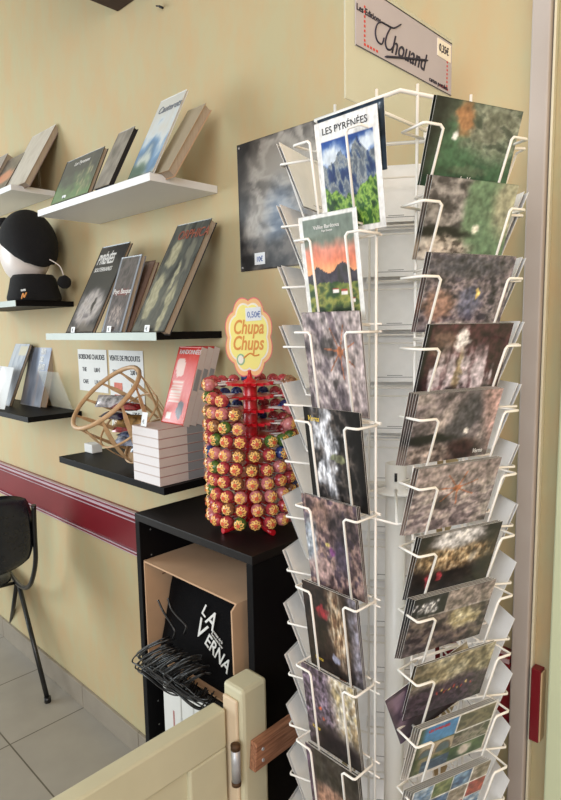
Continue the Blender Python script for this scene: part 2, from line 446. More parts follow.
# upper white shelf
t, a, b, tr, tl, n, up, d = book('book', 'dark green book of grass and rock, left end of the white shelf', 'book', (50, 205.5), (88, 193), (105, 146), pt_grass, .012, plane=ZU)
text('title', 'Les Pyrenees', .017, a+(b-a)*.3+(tl-a)*.8+n*.0008, d, up, PALE, t, shear=.2)
price_tag(Vector((a.x+.075, -.2035, ZU)), 'tiny white price tag before the green grass book')
book('book', 'grey covered book with black back edge, middle of the white shelf', 'book', (92, 190), (110, 185), (135, 126), pt_grey, .012, plane=ZU, pages=INK)
price_tag(Vector((at_z(98, 188, ZU).x, -.2035, ZU)), 'tiny white price tag before the grey book with black edge')
t, a, b, tr, tl, n, up, d = book('magazine', 'pale blue and white snowy mountain magazine at the white shelf end', 'magazine', (126, 180), (154, 172), (187, 89), pt_snow, .006, plane=ZU, cover_back=PAPER, pages=PAPER)
text('title', 'Cauterets', .03, a+(b-a)*.12+(tl-a)*.8+n*.0008, d, up, mat('slate_lettering', (120, 128, 140), .6), t, shear=.2, sx=.8)
def solid(c): return lambda u, v: c
book('book', 'thick beige backed book leaning behind the snowy magazine', 'book', (148, 176), (171, 171.3), (206, 103), solid((190, 180, 160)), .022, plane=ZU, cover_back=CARD)

# middle shelf
t, a, b, tr, tl, n, up, d = book('book', 'black spelunking book with big white title, left end of its shelf', 'book', (65.5, 331), (92, 331), (130.5, 241.5), pt_spread, .010, floory=(-.2, ZM))
text('title', 'PYRÉNÉES', .048, a+(b-a)*.08+(tl-a)*.78+n*.0008, d, up, PALE, t, sx=.44, bold=.0008)
text('subtitle', 'SOUTERRAINES', .02, a+(b-a)*.1+(tl-a)*.69+n*.0008, d, up, PALE, t, sx=.72)
price_tag(Vector((a.x+.05, -.2035, ZM)), 'tiny white price tag before the black spelunking book')
t, a, b, tr, tl, n, up, d = book('book', 'grey bordered cave guide between the black book and big cave book', 'book', (101, 331.5), (121, 331.5), (142.2, 254), pt_pays, .014, floory=(-.2, ZM), cover_back=mat('grey_cover', (120, 124, 132), .5))
text('title', 'Pays Basque', .021, a+(b-a)*.1+(tl-a)*.5+n*.0008, d, up, PALE, t, sx=.85)
price_tag(Vector((a.x+.045, -.2035, ZM)), 'tiny white price tag before the grey bordered cave guide')
book('book', 'brown backed copy standing right behind the grey bordered cave guide', 'book', (110, 331.5), (130, 331.5), (155.5, 260), solid((120, 96, 84)), .014, floory=(-.182, ZM), cover_back=mat('brown_cover', (92, 58, 52), .5))
t, a, b, tr, tl, n, up, d = book('book', 'big hardback cave book with rock formations, right end of its shelf', 'book', (131, 331), (164, 331), (212, 218), pt_cave, .020, floory=(-.2, ZM), nu=50, nv=64)
text('title', 'ORPHICA', .04, a+(b-a)*.2+(tl-a)*.84+n*.0008, d, up, RUSTT, t, sx=.75)
price_tag(Vector((a.x+.075, -.2035, ZM)), 'tiny white price tag before the big hardback cave book')

# low shelf: flat stack of guide books and three upright copies
SPINE = mat('spine_pinkish', (206, 192, 188), .6, .04)
SPG = mat('spine_grey', (142, 142, 146), .6)
PINK = mat('spine_line', (176, 120, 118), .6)
PGW = mat('page_white', (228, 224, 226), .8, .03, 400, stretch=(1, 1, 1))
ftl = at_y(158.5, 429, -.216); HS = ftl.z-ZL; nb = 6; hb = HS/nb
sx0, sx1, sy0, sy1 = -1.312, -1.196, -.224, -.03
for k in range(nb):
    t = thing('guide_book', 'white guide book lying in the flat stack, %s from the bottom' % ['lowest', 'second', 'third', 'fourth', 'fifth', 'sixth and topmost'][k] if k else 'white guide book at the very bottom of the flat stack', 'book', ((sx0+sx1)/2, (sy0+sy1)/2, ZL+k*hb), 'guide books in the flat stack')
    z0 = ZL+k*hb+.0004; z1 = z0+hb-.0006; jx = random.uniform(-.001, .001)
    bm = bm_new(); box(bm, (sx0+jx, sy0, z0+.0012), (sx1+jx-.001, sy1, z1-.0012)); obj('page_block', bm, PGW, t)
    bm = bm_new(); box(bm, (sx0+jx, sy0-.0005, z1-.0012), (sx1+jx, sy1, z1)); box(bm, (sx0+jx, sy0-.0005, z0), (sx1+jx, sy1, z0+.0012))
    box(bm, (sx1+jx-.001, sy0-.0005, z0), (sx1+jx+.0003, sy1, z1))
    box(bm, (sx1+jx+.0003, sy0+.085, z0+.0012), (sx1+jx+.0007, sy0+.135, z1-.0012), 1)
    box(bm, (sx1+jx+.0003, sy0, z1-.0016), (sx1+jx+.0007, sy1, z1-.0002), 2)
    obj('cover', bm, [SPINE, SPG, PINK], t)
ZS = ZL+HS+.0006
for k in range(3):
    off = k*.021
    t = thing('guide_book', ['red fronted guide book standing foremost on the flat stack', 'guide book standing second behind the red front, grey band on spine', 'guide book standing hindmost on the flat stack against the wall'][k], 'book', (-1.28, -.15, ZS), 'guide books standing on the stack')
    a = at_z(161, 422, ZS); b = at_z(184.4, 425.6, ZS); b.y = a.y; a.y += off; b.y += off
    r = ray(201.6, 348); tr = CAM+r*((b.x-CAM.x)/r.x); tr = b-Vector((0, off, 0))+(tr-(b-Vector((0, off, 0)))).normalized()*.205+Vector((0, off, 0))
    tl = tr+(a-b); n = (b-a).cross(tl-a).normalized(); up = (tl-a).normalized()
    BASE[t.name] = (a+b)/2; t.location = (a+b)/2
    slab('front_cover', a, b, tr, tl, .001, pt_red, t, 24, 60, mats=(PIC, SPINE, PAPER))
    th = .0185
    bm = bm_new(); q = [p-n*.001 for p in (a, b-(b-a)*.02, tr-(b-a)*.02, tl)]; hexa(bm, q+[p-n*th for p in q]); obj('page_block', bm, PGW, t)
    bm = bm_new(); q = [b-(b-a)*.02, b, tr, tr-(b-a)*.02]; q = [p-n*.001 for p in q]; hexa(bm, q+[p-n*th for p in q])
    B, T = b+(b-a)*.002-n*.002, tr+(b-a)*.002-n*.002
    q = [B+(T-B)*.45, B+(T-B)*.72]
    hexa(bm, [q[0]-n*.001, q[0]-n*.001+(b-a)*.006, q[1]-n*.001+(b-a)*.006, q[1]-n*.001]+[w-n*(th-.004) for w in (q[0], q[0]+(b-a)*.006, q[1]+(b-a)*.006, q[1])], 1)
    obj('spine', bm, [SPINE, SPG], t)
    if k == 0:
        text('title', 'RANDONNÉES', .017, a+(b-a)*.1+(tl-a)*.9+n*.0008, b-a, up, PALE, t, sx=.8)
price_tag(Vector((-1.262, -.222, ZS)), 'white price tag standing on the flat stack of guide books', w=.024, h=.035)

# far-left lower shelf books
t, a, b, tr, tl, n, up, d = book('book', 'pale grey guide book nearest the picture edge on low shelf', 'book', (-6, 404), (10.5, 406.5), (30, 344), pt_pale([(150, 160, 172), (190, 196, 202), (170, 178, 186)], 21, (.45, .95, .8, .97, (206, 200, 176))), .012, plane=1.208)
t, a, b, tr, tl, n, up, d = book('book', 'blue grey guide book with white title bars on low shelf', 'book', (21, 404), (39.5, 408), (53, 343), pt_pale([(140, 150, 170), (176, 186, 204), (206, 196, 198)], 22), .024, plane=1.208, cover_back=CARD)
for j in range(3):
    text('title', ['PAYS', 'DES', 'GAVES'][j], .03, a+(b-a)*.55+(tl-a)*(.82-.12*j)+n*.0008, d, up, PALE, t, sx=.6, bold=.001)
bm = bm_new(); p = [(-2.20, -.03, 1.2085), (-2.05, -.03, 1.2085)]
hexa(bm, [(-2.22, -.012, 1.2085), (-2.06, -.012, 1.2085), (-2.06, -.06, 1.35), (-2.22, -.06, 1.35), (-2.22, -.009, 1.2085), (-2.06, -.009, 1.2085), (-2.06, -.057, 1.35), (-2.22, -.057, 1.35)])
tag(obj('book_stand', bm, CLEAR), 'clear acrylic book stand behind the blue grey guide book', 'stand')
slab('leaflet', at_y(-14, 388, -.19), at_y(3, 389, -.19), at_y(12.5, 348, -.10), at_y(-4, 347, -.10), .001, solid((236, 238, 240)), None, 2, 2, base=None)
lf = bpy.data.objects['leaflet']; lf.data.transform(Matrix.Translation((0, 0, 0)))
lz = min((lf.matrix_basis @ v.co).z for v in lf.data.vertices)
tag(lf, 'plain white leaflet leaning at the picture edge on low shelf', 'leaflet'); lf.location.z -= lz-1.209
# far-left upper shelf
t, a, b, tr, tl, n, up, d = book('book', 'whitish book leaning at the end of the high white shelf', 'book', (2, 186), (25, 185), (56, 124), pt_pale([(176, 168, 158), (204, 198, 190), (188, 180, 172)], 23), .02, floory=(-.13, 1.997), cover_back=mat('taupe_cover', (150, 128, 120), .6))
book('book', 'dark book with orange figure on the high white shelf', 'book', (-24, 190), (2, 188), (25, 152), lambda u, v: mixc(pal(.5+N(u, v, 6, 31), [(86, 80, 76), (122, 112, 104)]), (208, 140, 110), blob(u, v, .7, .45, .3, .18)), .012, floory=(-.135, 1.997))
book('book', 'plain grey book at the picture edge on the high white shelf', 'book', (-50, 190), (-16, 188), (8, 153), solid((150, 142, 140)), .03, floory=(-.14, 1.997), cover_back=mat('mauve_cover', (142, 130, 132), .6))
bm = bm_new()
tube(bm, fine([(-2.20, -.02, 1.998), (-2.19, -.02, 2.10), (-2.16, -.03, 1.998)]), .0015); box(bm, (-2.21, -.05, 1.9975), (-2.13, -.012, 1.9985))
tag(obj('book_stand', bm, CLEAR), 'clear book stand behind the whitish book on high shelf', 'stand')

# ================================================================== FOAM HEAD WITH HAT
hx, hy = -2.125, -.105
t = thing('display_head', 'white satin foam head turned away on the black shelf', 'display head', (hx, hy, 1.602))
bm = bm_new()
bmesh.ops.create_uvsphere(bm, u_segments=32, v_segments=20, radius=1)
for v in bm.verts:
    p = v.co.copy()
    fx = max(0, -p.x); low = max(0, -p.z)
    v.co = Vector((p.x*.105 - .055*fx*low - .02*fx, p.y*(.082-.012*low), p.z*.11))
    if p.x < -.75 and abs(p.y) < .3: v.co.x -= .018*(1-abs(p.y)/.3)*max(0, 1-abs(p.z+.15)*3)       # nose
    v.co = v.co+Vector((hx-.02, hy, 1.775))
obj('face', bm, FOAM, t, smooth=True)
bm = bm_new(); lathe(bm, [(.062, 0), (.058, .03), (.046, .08), (.05, .12)], (hx+.0, hy, 1.6035), 28); obj('neck', bm, FOAM, t)
h = thing('knit_hat', 'black knitted hat with drooping point on the foam head', 'hat', (hx, hy, 1.80))
bm = bm_new(); bmesh.ops.create_uvsphere(bm, u_segments=36, v_segments=24, radius=1)
for v in bm.verts:
    p = v.co.copy()
    q = Vector((p.x*.118, p.y*.094, p.z*.118))
    # lower rim lies on a slanted plane: high over the face, low at the nape
    lim = -.01-q.x*.62
    if q.z < lim: q.z = lim+(q.z-lim)*.06
    if p.x > .2: q.z -= (p.x-.2)*.030; q.x += (p.x-.2)*.012
    v.co = q+Vector((hx-.002, hy, 1.802))
obj('crown', bm, FELT, h, smooth=True)
bm = bm_new(); lathe(bm, [(.004, 0), (.02, .004), (.026, .018), (.02, .032), (.004, .036)], (hx-.105, hy-.035, 1.868), 16); obj('roll', bm, FELT, h)
bm = bm_new(); tube(bm, fine([(hx+.10, hy+.01, 1.75), (hx+.14, hy+.04, 1.72), (hx+.148, hy+.05, 1.686)]), .002); obj('string', bm, FOAM, h)
bm = bm_new(); bmesh.ops.create_icosphere(bm, subdivisions=3, radius=.023)
for v in bm.verts: v.co = v.co*(1+.12*noise.noise(v.co*200))+Vector((hx+.150, hy+.050, 1.664))
obj('pompom', bm, FELT, h, smooth=True)
w = thing('neck_warmer', 'black fleece neck warmer with small orange emblem around the foam neck', 'neck warmer', (hx+.02, hy, 1.6025))
bm = bm_new(); lathe(bm, [(.101, 0), (.104, .012), (.094, .045), (.086, .078), (.076, .090), (.066, .088), (.066, .02)], (hx+.02, hy, 1.6028), 36, sy=.85); obj('fleece', bm, FELT, w)
e = at_y(24, 296, -.20)
bm = bm_new(); tube(bm, fine([e+Vector((-.02, 0, -.008)), e+Vector((-.005, 0, .008)), e+Vector((.002, 0, -.004)), e+Vector((.02, 0, .01))]), .0022); obj('emblem', bm, ORANGE, w)
text('lettering', 'GOUFFRE', .009, e+Vector((-.022, 0, .016)), (1, 0, 0), (0, 0, 1), PALE, w)
slab('leaflet', (-2.37, -.19, 1.6025), (-2.30, -.19, 1.6025), (-2.30, -.15, 1.71), (-2.37, -.15, 1.71), .001, lambda u, v: pal(v, [(190, 120, 120), (150, 180, 210), (190, 205, 220)]), None, 8, 10)
tag(bpy.data.objects['leaflet.001'], 'pale blue leaflet leaning beside the foam head', 'leaflet')
price_tag(Vector((-2.29, -.2045, 1.602)), 'white price tag on the shelf edge before the neck warmer')

# ================================================================== PRICE SHEETS AND POSTER ON THE WALL
def sheet(x0, x1, z0, z1, label, lines, extra=None):
    bm = bm_new(); box(bm, (x0, -.0022, z0), (x1, -.0008, z1))
    o = tag(obj('price_sheet', bm, PAPER), label, 'sign', 'price sheets on the wall')
    for s, sz, xx, zz in lines:
        text('lettering', s, sz, (x0+xx, -.0026, zz), (1, 0, 0), (0, 0, 1), INK, o, sx=.8, bold=.0004)
    if extra:
        for (a, b, c, d_) in extra:
            bm = bm_new(); box(bm, (a, -.0032, b), (c, -.0022, d_)); obj('product_picture', bm, mat('snack_picture', (214, 120, 86), .6, rgb2=(190, 70, 60), scale=90), o)
    return o
sheet(-2.012, -1.812, 1.285, 1.432, 'white hot drinks price sheet taped behind the basket', [('BOISSONS CHAUDES', .024, .006, 1.398), ('THE', .02, .03, 1.355), ('1,00 €', .02, .11, 1.355), ('CAFE', .02, .03, 1.312), ('1,10 €', .02, .11, 1.312)])
sheet(-1.797, -1.592, 1.17, 1.432, 'white food price sheet with small pictures taped behind the basket', [('VENTE DE PRODUITS', .024, .006, 1.398), ('2,00 €', .02, .13, 1.355), ('1,50 €', .02, .13, 1.31), ('1,20 €', .02, .13, 1.265), ('1,20 €', .02, .13, 1.22), ('TARTES', .018, .02, 1.355)], [(-1.77, 1.30, -1.72, 1.325), (-1.77, 1.255, -1.735, 1.285), (-1.77, 1.21, -1.735, 1.24)])
def pt_poster(u, v):
    w1, w2 = N(u, v, 3, 41, 6)*.12, N(u, v, 3, 42, 6)*.12
    a_ = u*.8+v*.6+w1
    c = pal(.5+N(a_*2.2, (v-u)*.8+w2, 4, 43, 7)*1.1, [(84, 80, 76), (138, 132, 126), (176, 170, 162), (128, 122, 116)])
    c = mixc(c, (32, 30, 30), sst(.16, .02, u+w1+(v-.5)*-.12)*.85+sst(.25, .05, math.hypot(u*1.2, 1-v)+w2)*.5)
    c = mixc(c, (172, 168, 160), blob(u, v, .42, .78, .30, .14, .6)*.65)
    c = mixc(c, pal(.5+N(u*.7, v*1.6, 10, 44, 6), [(80, 98, 122), (128, 142, 160), (176, 184, 194)]), blob(u+w2, v, .36, .36, .15, .26, .6)*.8)
    c = mixc(c, pal(.5+N(u, v, 9, 46, 7)*1.3, [(26, 25, 28), (60, 58, 58), (104, 98, 94)]), sst(.34, .18, v+w1*1.3-abs(u-.35)*.25)*.95)
    return c
slab('poster', (-1.130, -.002, 1.638), (-.73, -.002, 1.638), (-.73, -.002, 1.942), (-1.134, -.002, 1.943), .001, pt_poster, None, 90, 70, mats=(PICM, PAPER, PAPER))
po = tag(bpy.data.objects['poster'], 'grey cave rock poster with bluish water pinned on the wall', 'poster')
bm = bm_new(); q = at_y(260, 259, -.0025); box(bm, (q.x-.018, -.0034, q.z-.013), (q.x+.018, -.0026, q.z+.015)); tg = obj('price_label', bm, SILVER, po)
text('lettering', '10€', .018, (q.x-.012, -.0037, q.z-.006), (1, 0, 0), (0, 0, 1), BLUEP, tg, sx=.8)
for q in ((-1.125, 1.934), (-1.122, 1.647)):
    bm = bm_new(); lathe(bm, [(.003, 0), (.002, .003)], (0, 0, 0), 10); bm.transform(Matrix.Translation((q[0], -.002, q[1])) @ Matrix.Rotation(math.pi/2, 4, 'X')); obj('pin', bm, METAL, po)

# ================================================================== BASKET
A = Vector((-.07, -.66, .74)).normalized(); bc = Vector((-1.425, -.098, ZL+.066)); HB = .185
e1 = A.cross(Vector((0, 0, 1))).normalized(); e2 = A.cross(e1)
BKR = lambda s: .080+(.112-.080)*s**.8
def ringp(s, k, dr=0):
    a_ = 2*math.pi*k; return bc+A*(HB*s)+(e1*math.cos(a_)+e2*math.sin(a_))*(BKR(s)+dr)
t = thing('wooden_basket', 'pale wooden slatted basket tipped on its side with snack packets inside', 'basket', (bc.x, bc.y, ZL))
bm = bm_new(); tube(bm, [ringp(1, k/40) for k in range(40)], .0062, 8, True); obj('rim', bm, RATTAN, t)
bm = bm_new(); tube(bm, [ringp(.5, k/40) for k in range(40)], .0032, 7, True); tube(bm, [ringp(.04, k/40) for k in range(40)], .0036, 7, True); obj('hoop', bm, RATTAN, t)
bm = bm_new(); c0 = bm.verts.new(bc+A*.004); rs = [bm.verts.new(ringp(.02, k/28)) for k in range(28)]
for k in range(28): bm.faces.new((c0, rs[k], rs[(k+1) % 28]))
obj('bottom', bm, RATTAN, t)
for k in range(11):
    bm = bm_new(); n_ = 10; pr = []
    for j in range(n_+1):
        s = j/n_; wdt = (.013 if .2 < s < .85 else .007)
        c_ = ringp(s, k/11+(s*.12)); tg_ = (ringp(s, k/11+s*.12+.01)-c_).normalized(); nn = (c_-(bc+A*(HB*s))).normalized()
        pr.append([bm.verts.new(c_+tg_*sx_*wdt/2+nn*sn) for sx_, sn in ((-1, -.001), (1, -.001), (1, .0012), (-1, .0012))])
    for P0, P1 in zip(pr, pr[1:]):
        for q in range(4): bm.faces.new((P0[q], P0[(q+1) % 4], P1[(q+1) % 4], P1[q]))
    obj('slat', bm, RATTAN, t)
PK = [('navy blue', (30, 34, 84)), ('navy and white', (190, 200, 226)), ('silver blue', (96, 110, 150)), ('red', (190, 40, 46)), ('gold', (170, 130, 70)), ('dark violet', (44, 30, 66)), ('crimson', (160, 30, 44)), ('white', (216, 214, 220))]
for k, (nm, c) in enumerate(PK):
    m = mat('packet_foil', c, .25, rgb2=tuple(v*.45 for v in c), scale=60, metal=.2, coat=.5)
    s = .10+.13*(k//2); side = -1 if k % 2 else 1
    P0 = bc+A*(HB*s+.02)+Vector((side*.03-.01, -.012*(k % 3), -.040+.011*k))
    bm = bm_new(); g = bmesh.ops.create_grid(bm, x_segments=10, y_segments=6, size=1)
    vs = list(bm.verts)
    for v in vs:
        x_, y_ = v.co.x, v.co.y; v.co.z = .010*(1-abs(x_)**4)*(1-abs(y_)**3)+.002*noise.noise(Vector((x_*3, y_*3, k)))
        v.co.x = x_*.052; v.co.y = y_*.019
    d2 = bmesh.ops.duplicate(bm, geom=bm.faces[:])
    for f in d2['geom']:
        if isinstance(f, bmesh.types.BMVert): f.co.z *= -1
    bm.transform(Matrix.Translation(P0) @ Matrix.Rotation(.25+.2*math.sin(k*2.1), 4, 'Z') @ Matrix.Rotation(.5*math.cos(k*1.7)+.6, 4, 'X'))
    tag(obj('snack_packet', bm, m, smooth=True), '%s foil snack packet lying inside the wooden basket' % nm, 'packet', 'snack packets in the basket')
bm = bm_new(); q = at_z(95, 452, ZL); box(bm, (q.x-.03, q.y-.02, ZL+.0003), (q.x+.02, q.y+.015, ZL+.028)); tag(obj('small_box', bm, PAPER, bevel=.002), 'small white box at the shelf corner beside the basket', 'box')

# ================================================================== CABINET
cx0, cx1, cyf, ct = -1.222, -.808, -.283, 1.061
t = thing('bookcase', 'narrow black open bookcase standing against the wall behind the cream gate', 'bookcase', ((cx0+cx1)/2, cyf/2, 0))
bm = bm_new(); box(bm, (cx0, cyf, ct-.018), (cx1, -.026, ct)); obj('top', bm, BLACK_W, t, .001)
for xa in (cx0, cx1-.018):
    bm = bm_new(); box(bm, (xa, cyf, 0), (xa+.018, -.026, ct-.0185))
    obj('side_panel', bm, BLACK_L, t, .001)
bm = bm_new(); box(bm, (cx0+.018, -.032, .07), (cx1-.018, -.026, ct-.0185)); obj('back_panel', bm, BLACK_L, t)
for z in (.075, .345, .705):
    bm = bm_new(); box(bm, (cx0+.019, cyf+.002, z-.018), (cx1-.019, -.033, z)); obj('shelf', bm, BLACK_L, t)
bm = bm_new(); box(bm, (cx0+.019, cyf+.01, 0), (cx1-.019, cyf+.022, .056)); obj('plinth', bm, BLACK_L, t)
bm = bm_new()
for z in [.12+.064*k for k in range(15)]: 
    q = Matrix.Translation((cx0+.0185, cyf+.03, z)) @ Matrix.Rotation(math.pi/2, 4, 'Y'); b2 = bmesh.ops.create_circle(bm, cap_ends=True, segments=8, radius=.0022, matrix=q)
obj('peg_hole', bm, mat('peg_metal', (120, 120, 120), .4), t)
# cardboard box, open to the front
bx0, bx1, bz0, bz1, by0, by1 = cx0+.022, -.862, .707, .946, -.278, -.045
t = thing('cardboard_box', 'open brown cardboard box on the bookcase shelf full of black bags', 'box', ((bx0+bx1)/2, -.16, bz0))
bm = bm_new(); w_ = .004
box(bm, (bx0, by0, bz0), (bx1, by1, bz0+w_)); box(bm, (bx0, by1-w_, bz0+w_), (bx1, by1, bz1-w_)); box(bm, (bx0, by0, bz0+w_), (bx0+w_, by1-w_, bz1-w_)); box(bm, (bx1-w_, by0, bz0+w_), (bx1, by1-w_, bz1-w_))
box(bm, (bx0, by0, bz1-w_), (bx1, by1, bz1)); obj('carton', bm, CARD, t)
bm = bm_new(); hexa(bm, [(bx1-w_, by0-.012, bz0+.09), (bx1, by0-.012, bz0+.09), (bx1, by0-.014, bz1-.012), (bx1-w_, by0-.014, bz1-.012), (bx1-w_, by0, bz0+.09), (bx1, by0, bz0+.09), (bx1, by0, bz1), (bx1-w_, by0, bz1)]); obj('flap', bm, CARD, t)
bm = bm_new(); q = by1-w_-.001
for k in range(4): box(bm, (bx0+w_+.0003, -.23, bz0+.19+k*.013), (bx0+w_+.001, -.16, bz0+.193+k*.013))
obj('printed_table', bm, mat('carton_print', (120, 84, 60), .8), t)
# folded black tote bags: front one carries the lettering
def tote(dx, dy, dz, tilt, lab, lettering=False, wd=.225, hh=.25):
    t = thing('tote_bag', lab, 'bag', (-1.01+dx, -.2+dy, .66+dz), 'black tote bags in the box')
    bm = bm_new(); g = bmesh.ops.create_grid(bm, x_segments=24, y_segments=24, size=1)
    R_ = Matrix.Translation((-1.00+dx, -.232+dy, .795+dz)) @ Matrix.Rotation(math.radians(3 if lettering else 2), 4, 'Y') @ Matrix.Rotation(math.radians(90-tilt), 4, 'X')
    for v in bm.verts:
        x_, y_ = v.co.x, v.co.y
        v.co = Vector((x_*wd/2, y_*hh/2, .014*(1-abs(x_)**6)*(1-abs(y_)**6)+.0025*noise.noise(Vector((x_*2.3+dx*50, y_*2.3, 3)))))
    d2 = bmesh.ops.duplicate(bm, geom=bm.faces[:])
    for f in d2['geom']:
        if isinstance(f, bmesh.types.BMVert): f.co.z = -.3*f.co.z
    bm.transform(R_); obj('cloth', bm, BAG, t, smooth=True)
    if lettering:
        X_ = (R_.to_3x3() @ Vector((1, 0, 0))); Y_ = (R_.to_3x3() @ Vector((0, 1, 0))); Z_ = X_.cross(Y_); 
        ct_, st_ = math.cos(math.radians(21)), math.sin(math.radians(21)); P = lambda u, v: R_ @ Vector((.034+u*ct_+v*st_, v*ct_-u*st_, .0172))
        X_, Y_ = X_*ct_-Y_*st_, X_*st_+Y_*ct_
        def L(s, size, u, v, sx=1, b=.0012, nm='lettering'): text(nm, s, size, P(u-.050, v-.006), X_, Y_, PALE, t, sx=sx*.92, bold=b*.35, depth=.0006)
        L('L', .036, -.012, .047, 1.1); L('A', .056, .010, .040, .95); L('V', .060, -.006, -.003, 1.0); L('ERNA', .040, .034, .001, 1.0)
        L('grottes de la', .0085, .041, .040, 1, .0001); L('Pierre Saint Martin', .0065, .041, .032, 1, .0001)
    return t
tote(-.030, .000, -.004, 12, 'black tote bag with white LA VERNA lettering, foremost in the box', True, .305, .225)
tote(-.020, .030, .020, 12, 'plain black tote bag packed just behind the lettered one', wd=.312, hh=.20)
tote(-.015, .075, .030, 8, 'plain black tote bag packed deepest in the cardboard box', wd=.30, hh=.20)
# shiny cord handles spilling out over the front
hn = thing('cord_handles', 'tangle of shiny black cord handles hanging out of the box', 'cord', (-1.10, -.33, .70))
rnd = random.Random(3)
for k in range(58):
    q = k/57; ox, oy, od = rnd.uniform(-4, 4), rnd.uniform(-6, 6), rnd.uniform(-.03, .012); w0 = rnd.uniform(.75, 1.15)
    cx_, cy_ = 168+40*q+ox, 655+27*q+oy
    lp = []
    for a_, rx_, ry_, dd in ((-70, 8, 22, .045), (-110, 16, 21, .02), (-150, 26, 18, 0), (180, 31, 10, 0), (150, 28, 14, 0), (115, 20, 24, .005), (75, 10, 26, .02), (45, 12, 20, .045)):
        lp.append(at_y(cx_-3+rx_*w0*math.cos(math.radians(a_)), cy_+4+.82*ry_*w0*math.sin(math.radians(a_))+rnd.uniform(-1.3, 1.3), -.332+od+dd+rnd.uniform(-.004, .004)))
    bm = bm_new(); tube(bm, fine(lp, 5), .00175, 6); obj('cord', bm, CORD, hn)
for pp in ([(158, 600), (163, 611), (170, 622), (175, 632), (172, 640)], [(168, 598), (171, 608), (178, 617), (186, 626), (184, 634)]):
    bm = bm_new(); tube(bm, fine([at_y(a_, b_, -.292) for a_, b_ in pp], 5), .0025, 7); obj('cord', bm, CORD, hn)
for k, (x_, z_, w_) in enumerate(((-1.150, .345, .070), (-1.076, .345, .045), (-1.028, .345, .05))):
    bm = bm_new(); box(bm, (x_, -.272, z_+.0005), (x_+w_, -.06, z_+.325)); o = tag(obj('paper_box', bm, PAPER, bevel=.002), 'white slim paper box on the shelf under the bags, ' + ['nearest the side panel', 'middle of three', 'furthest from the side panel'][k], 'box', 'white boxes under the bags')
    bm = bm_new(); box(bm, (x_+w_*.55, -.2725, z_+.02), (x_+w_*.63, -.272, z_+.25)); obj('red_line', bm, PINK, o)

# ================================================================== LOLLIPOP STAND
LC = Vector((-.936, -.160, ct))
t = thing('lollipop_stand', 'red plastic lollipop tree standing on the black bookcase', 'display stand', LC)
bm = bm_new()
for k in range(4):
    a_ = math.radians(45+45+90*k-10); dv = Vector((math.cos(a_), math.sin(a_), 0))
    tube(bm, fine([LC+Vector((0, 0, .030)), LC+dv*.03+Vector((0, 0, .022)), LC+dv*.06+Vector((0, 0, .008)), LC+dv*.078+Vector((0, 0, .0068))], 4), [.012]*4+[.009]*4+[.0065]*4+[.0065], 10)
obj('foot', bm, REDP, t)
bm = bm_new(); lathe(bm, [(.006, .012), (.0155, .02), (.0155, .322), (.013, .326), (.007, .329), (.005, .336), (.003, .346)], LC, 20); obj('column', bm, REDP, t)
NR = 11; ZR = [.034+.0285*k for k in range(NR)]
bmg = {}
for j, z in enumerate(ZR):
    bm = bm_new(); prof = []
    seg = 36; c_ = LC+Vector((0, 0, z))
    lo = [bm.verts.new(c_+Vector(((.052 if k % 2 else .038)*math.cos(k*math.pi*2/seg), (.052 if k % 2 else .038)*math.sin(k*math.pi*2/seg), -.003))) for k in range(seg)]
    hi = [bm.verts.new(v.co+Vector((0, 0, .006))) for v in lo]
    bm.faces.new(lo[::-1]); bm.faces.new(hi)
    for k in range(seg): bm.faces.new((lo[k], lo[(k+1) % seg], hi[(k+1) % seg], hi[k]))
    obj('tier', bm, REDP, t)
# price flower on top
fcz = at_x(259, 337, LC.x); FC = Vector((LC.x, LC.y, fcz.z))
px_ = Vector((.80, .60, 0)); pn = Vector((.60, -.80, 0))
sg = thing('flower_sign', 'yellow flower shaped lollipop sign on the red stand', 'sign', FC-Vector((0, 0, .09)))
def flower(rx, rz, off, m, nm, thick=.0016):
    bm = bm_new(); K = 96; pts = []
    for k in range(K):
        a_ = 2*math.pi*k/K; r_ = 1+.075*abs(math.sin(a_*4+.0))*1.6-.06
        pts.append((rx*r_*math.cos(a_), rz*r_*math.sin(a_)))
    f = [bm.verts.new(FC+px_*p[0]+Vector((0, 0, p[1]))+pn*off) for p in pts]; b_ = [bm.verts.new(v.co-pn*thick) for v in f]
    bm.faces.new(f); bm.faces.new(b_[::-1])
    for k in range(K): bm.faces.new((f[k], b_[k], b_[(k+1) % K], f[(k+1) % K]))
    return obj(nm, bm, m, sg)
flower(.0505, .0835, 0, ROSE, 'board'); flower(.0488, .081, .0006, PEACH, 'border', .0006); flower(.0425, .072, .0012, NEARW, 'inner_border', .0006); flower(.0395, .068, .0018, YEL, 'face', .0006)
text('lettering', 'Chupa', .042, FC-px_*.034+Vector((0, 0, .008))+pn*.0022, px_, (0, 0, 1), ORANGE, sg, shear=.25, sx=.60, bold=.0008)
text('lettering', 'Chups', .042, FC-px_*.036+Vector((0, 0, -.026))+pn*.0022, px_, (0, 0, 1), ORANGE, sg, shear=.25, sx=.62, bold=.0008)
bm = bm_new(); tube(bm, fine([FC+px_*-.012+Vector((0, 0, -.044))+pn*.002, FC+px_*.002+Vector((0, 0, -.034))+pn*.002, FC+px_*.012+Vector((0, 0, -.039))+pn*.002, FC+px_*.022+Vector((0, 0, -.037))+pn*.002]), .0018); obj('flourish', bm, ORANGE, sg)
bm = bm_new(); q = FC+px_*.012+Vector((0, 0, .048))+pn*.0026
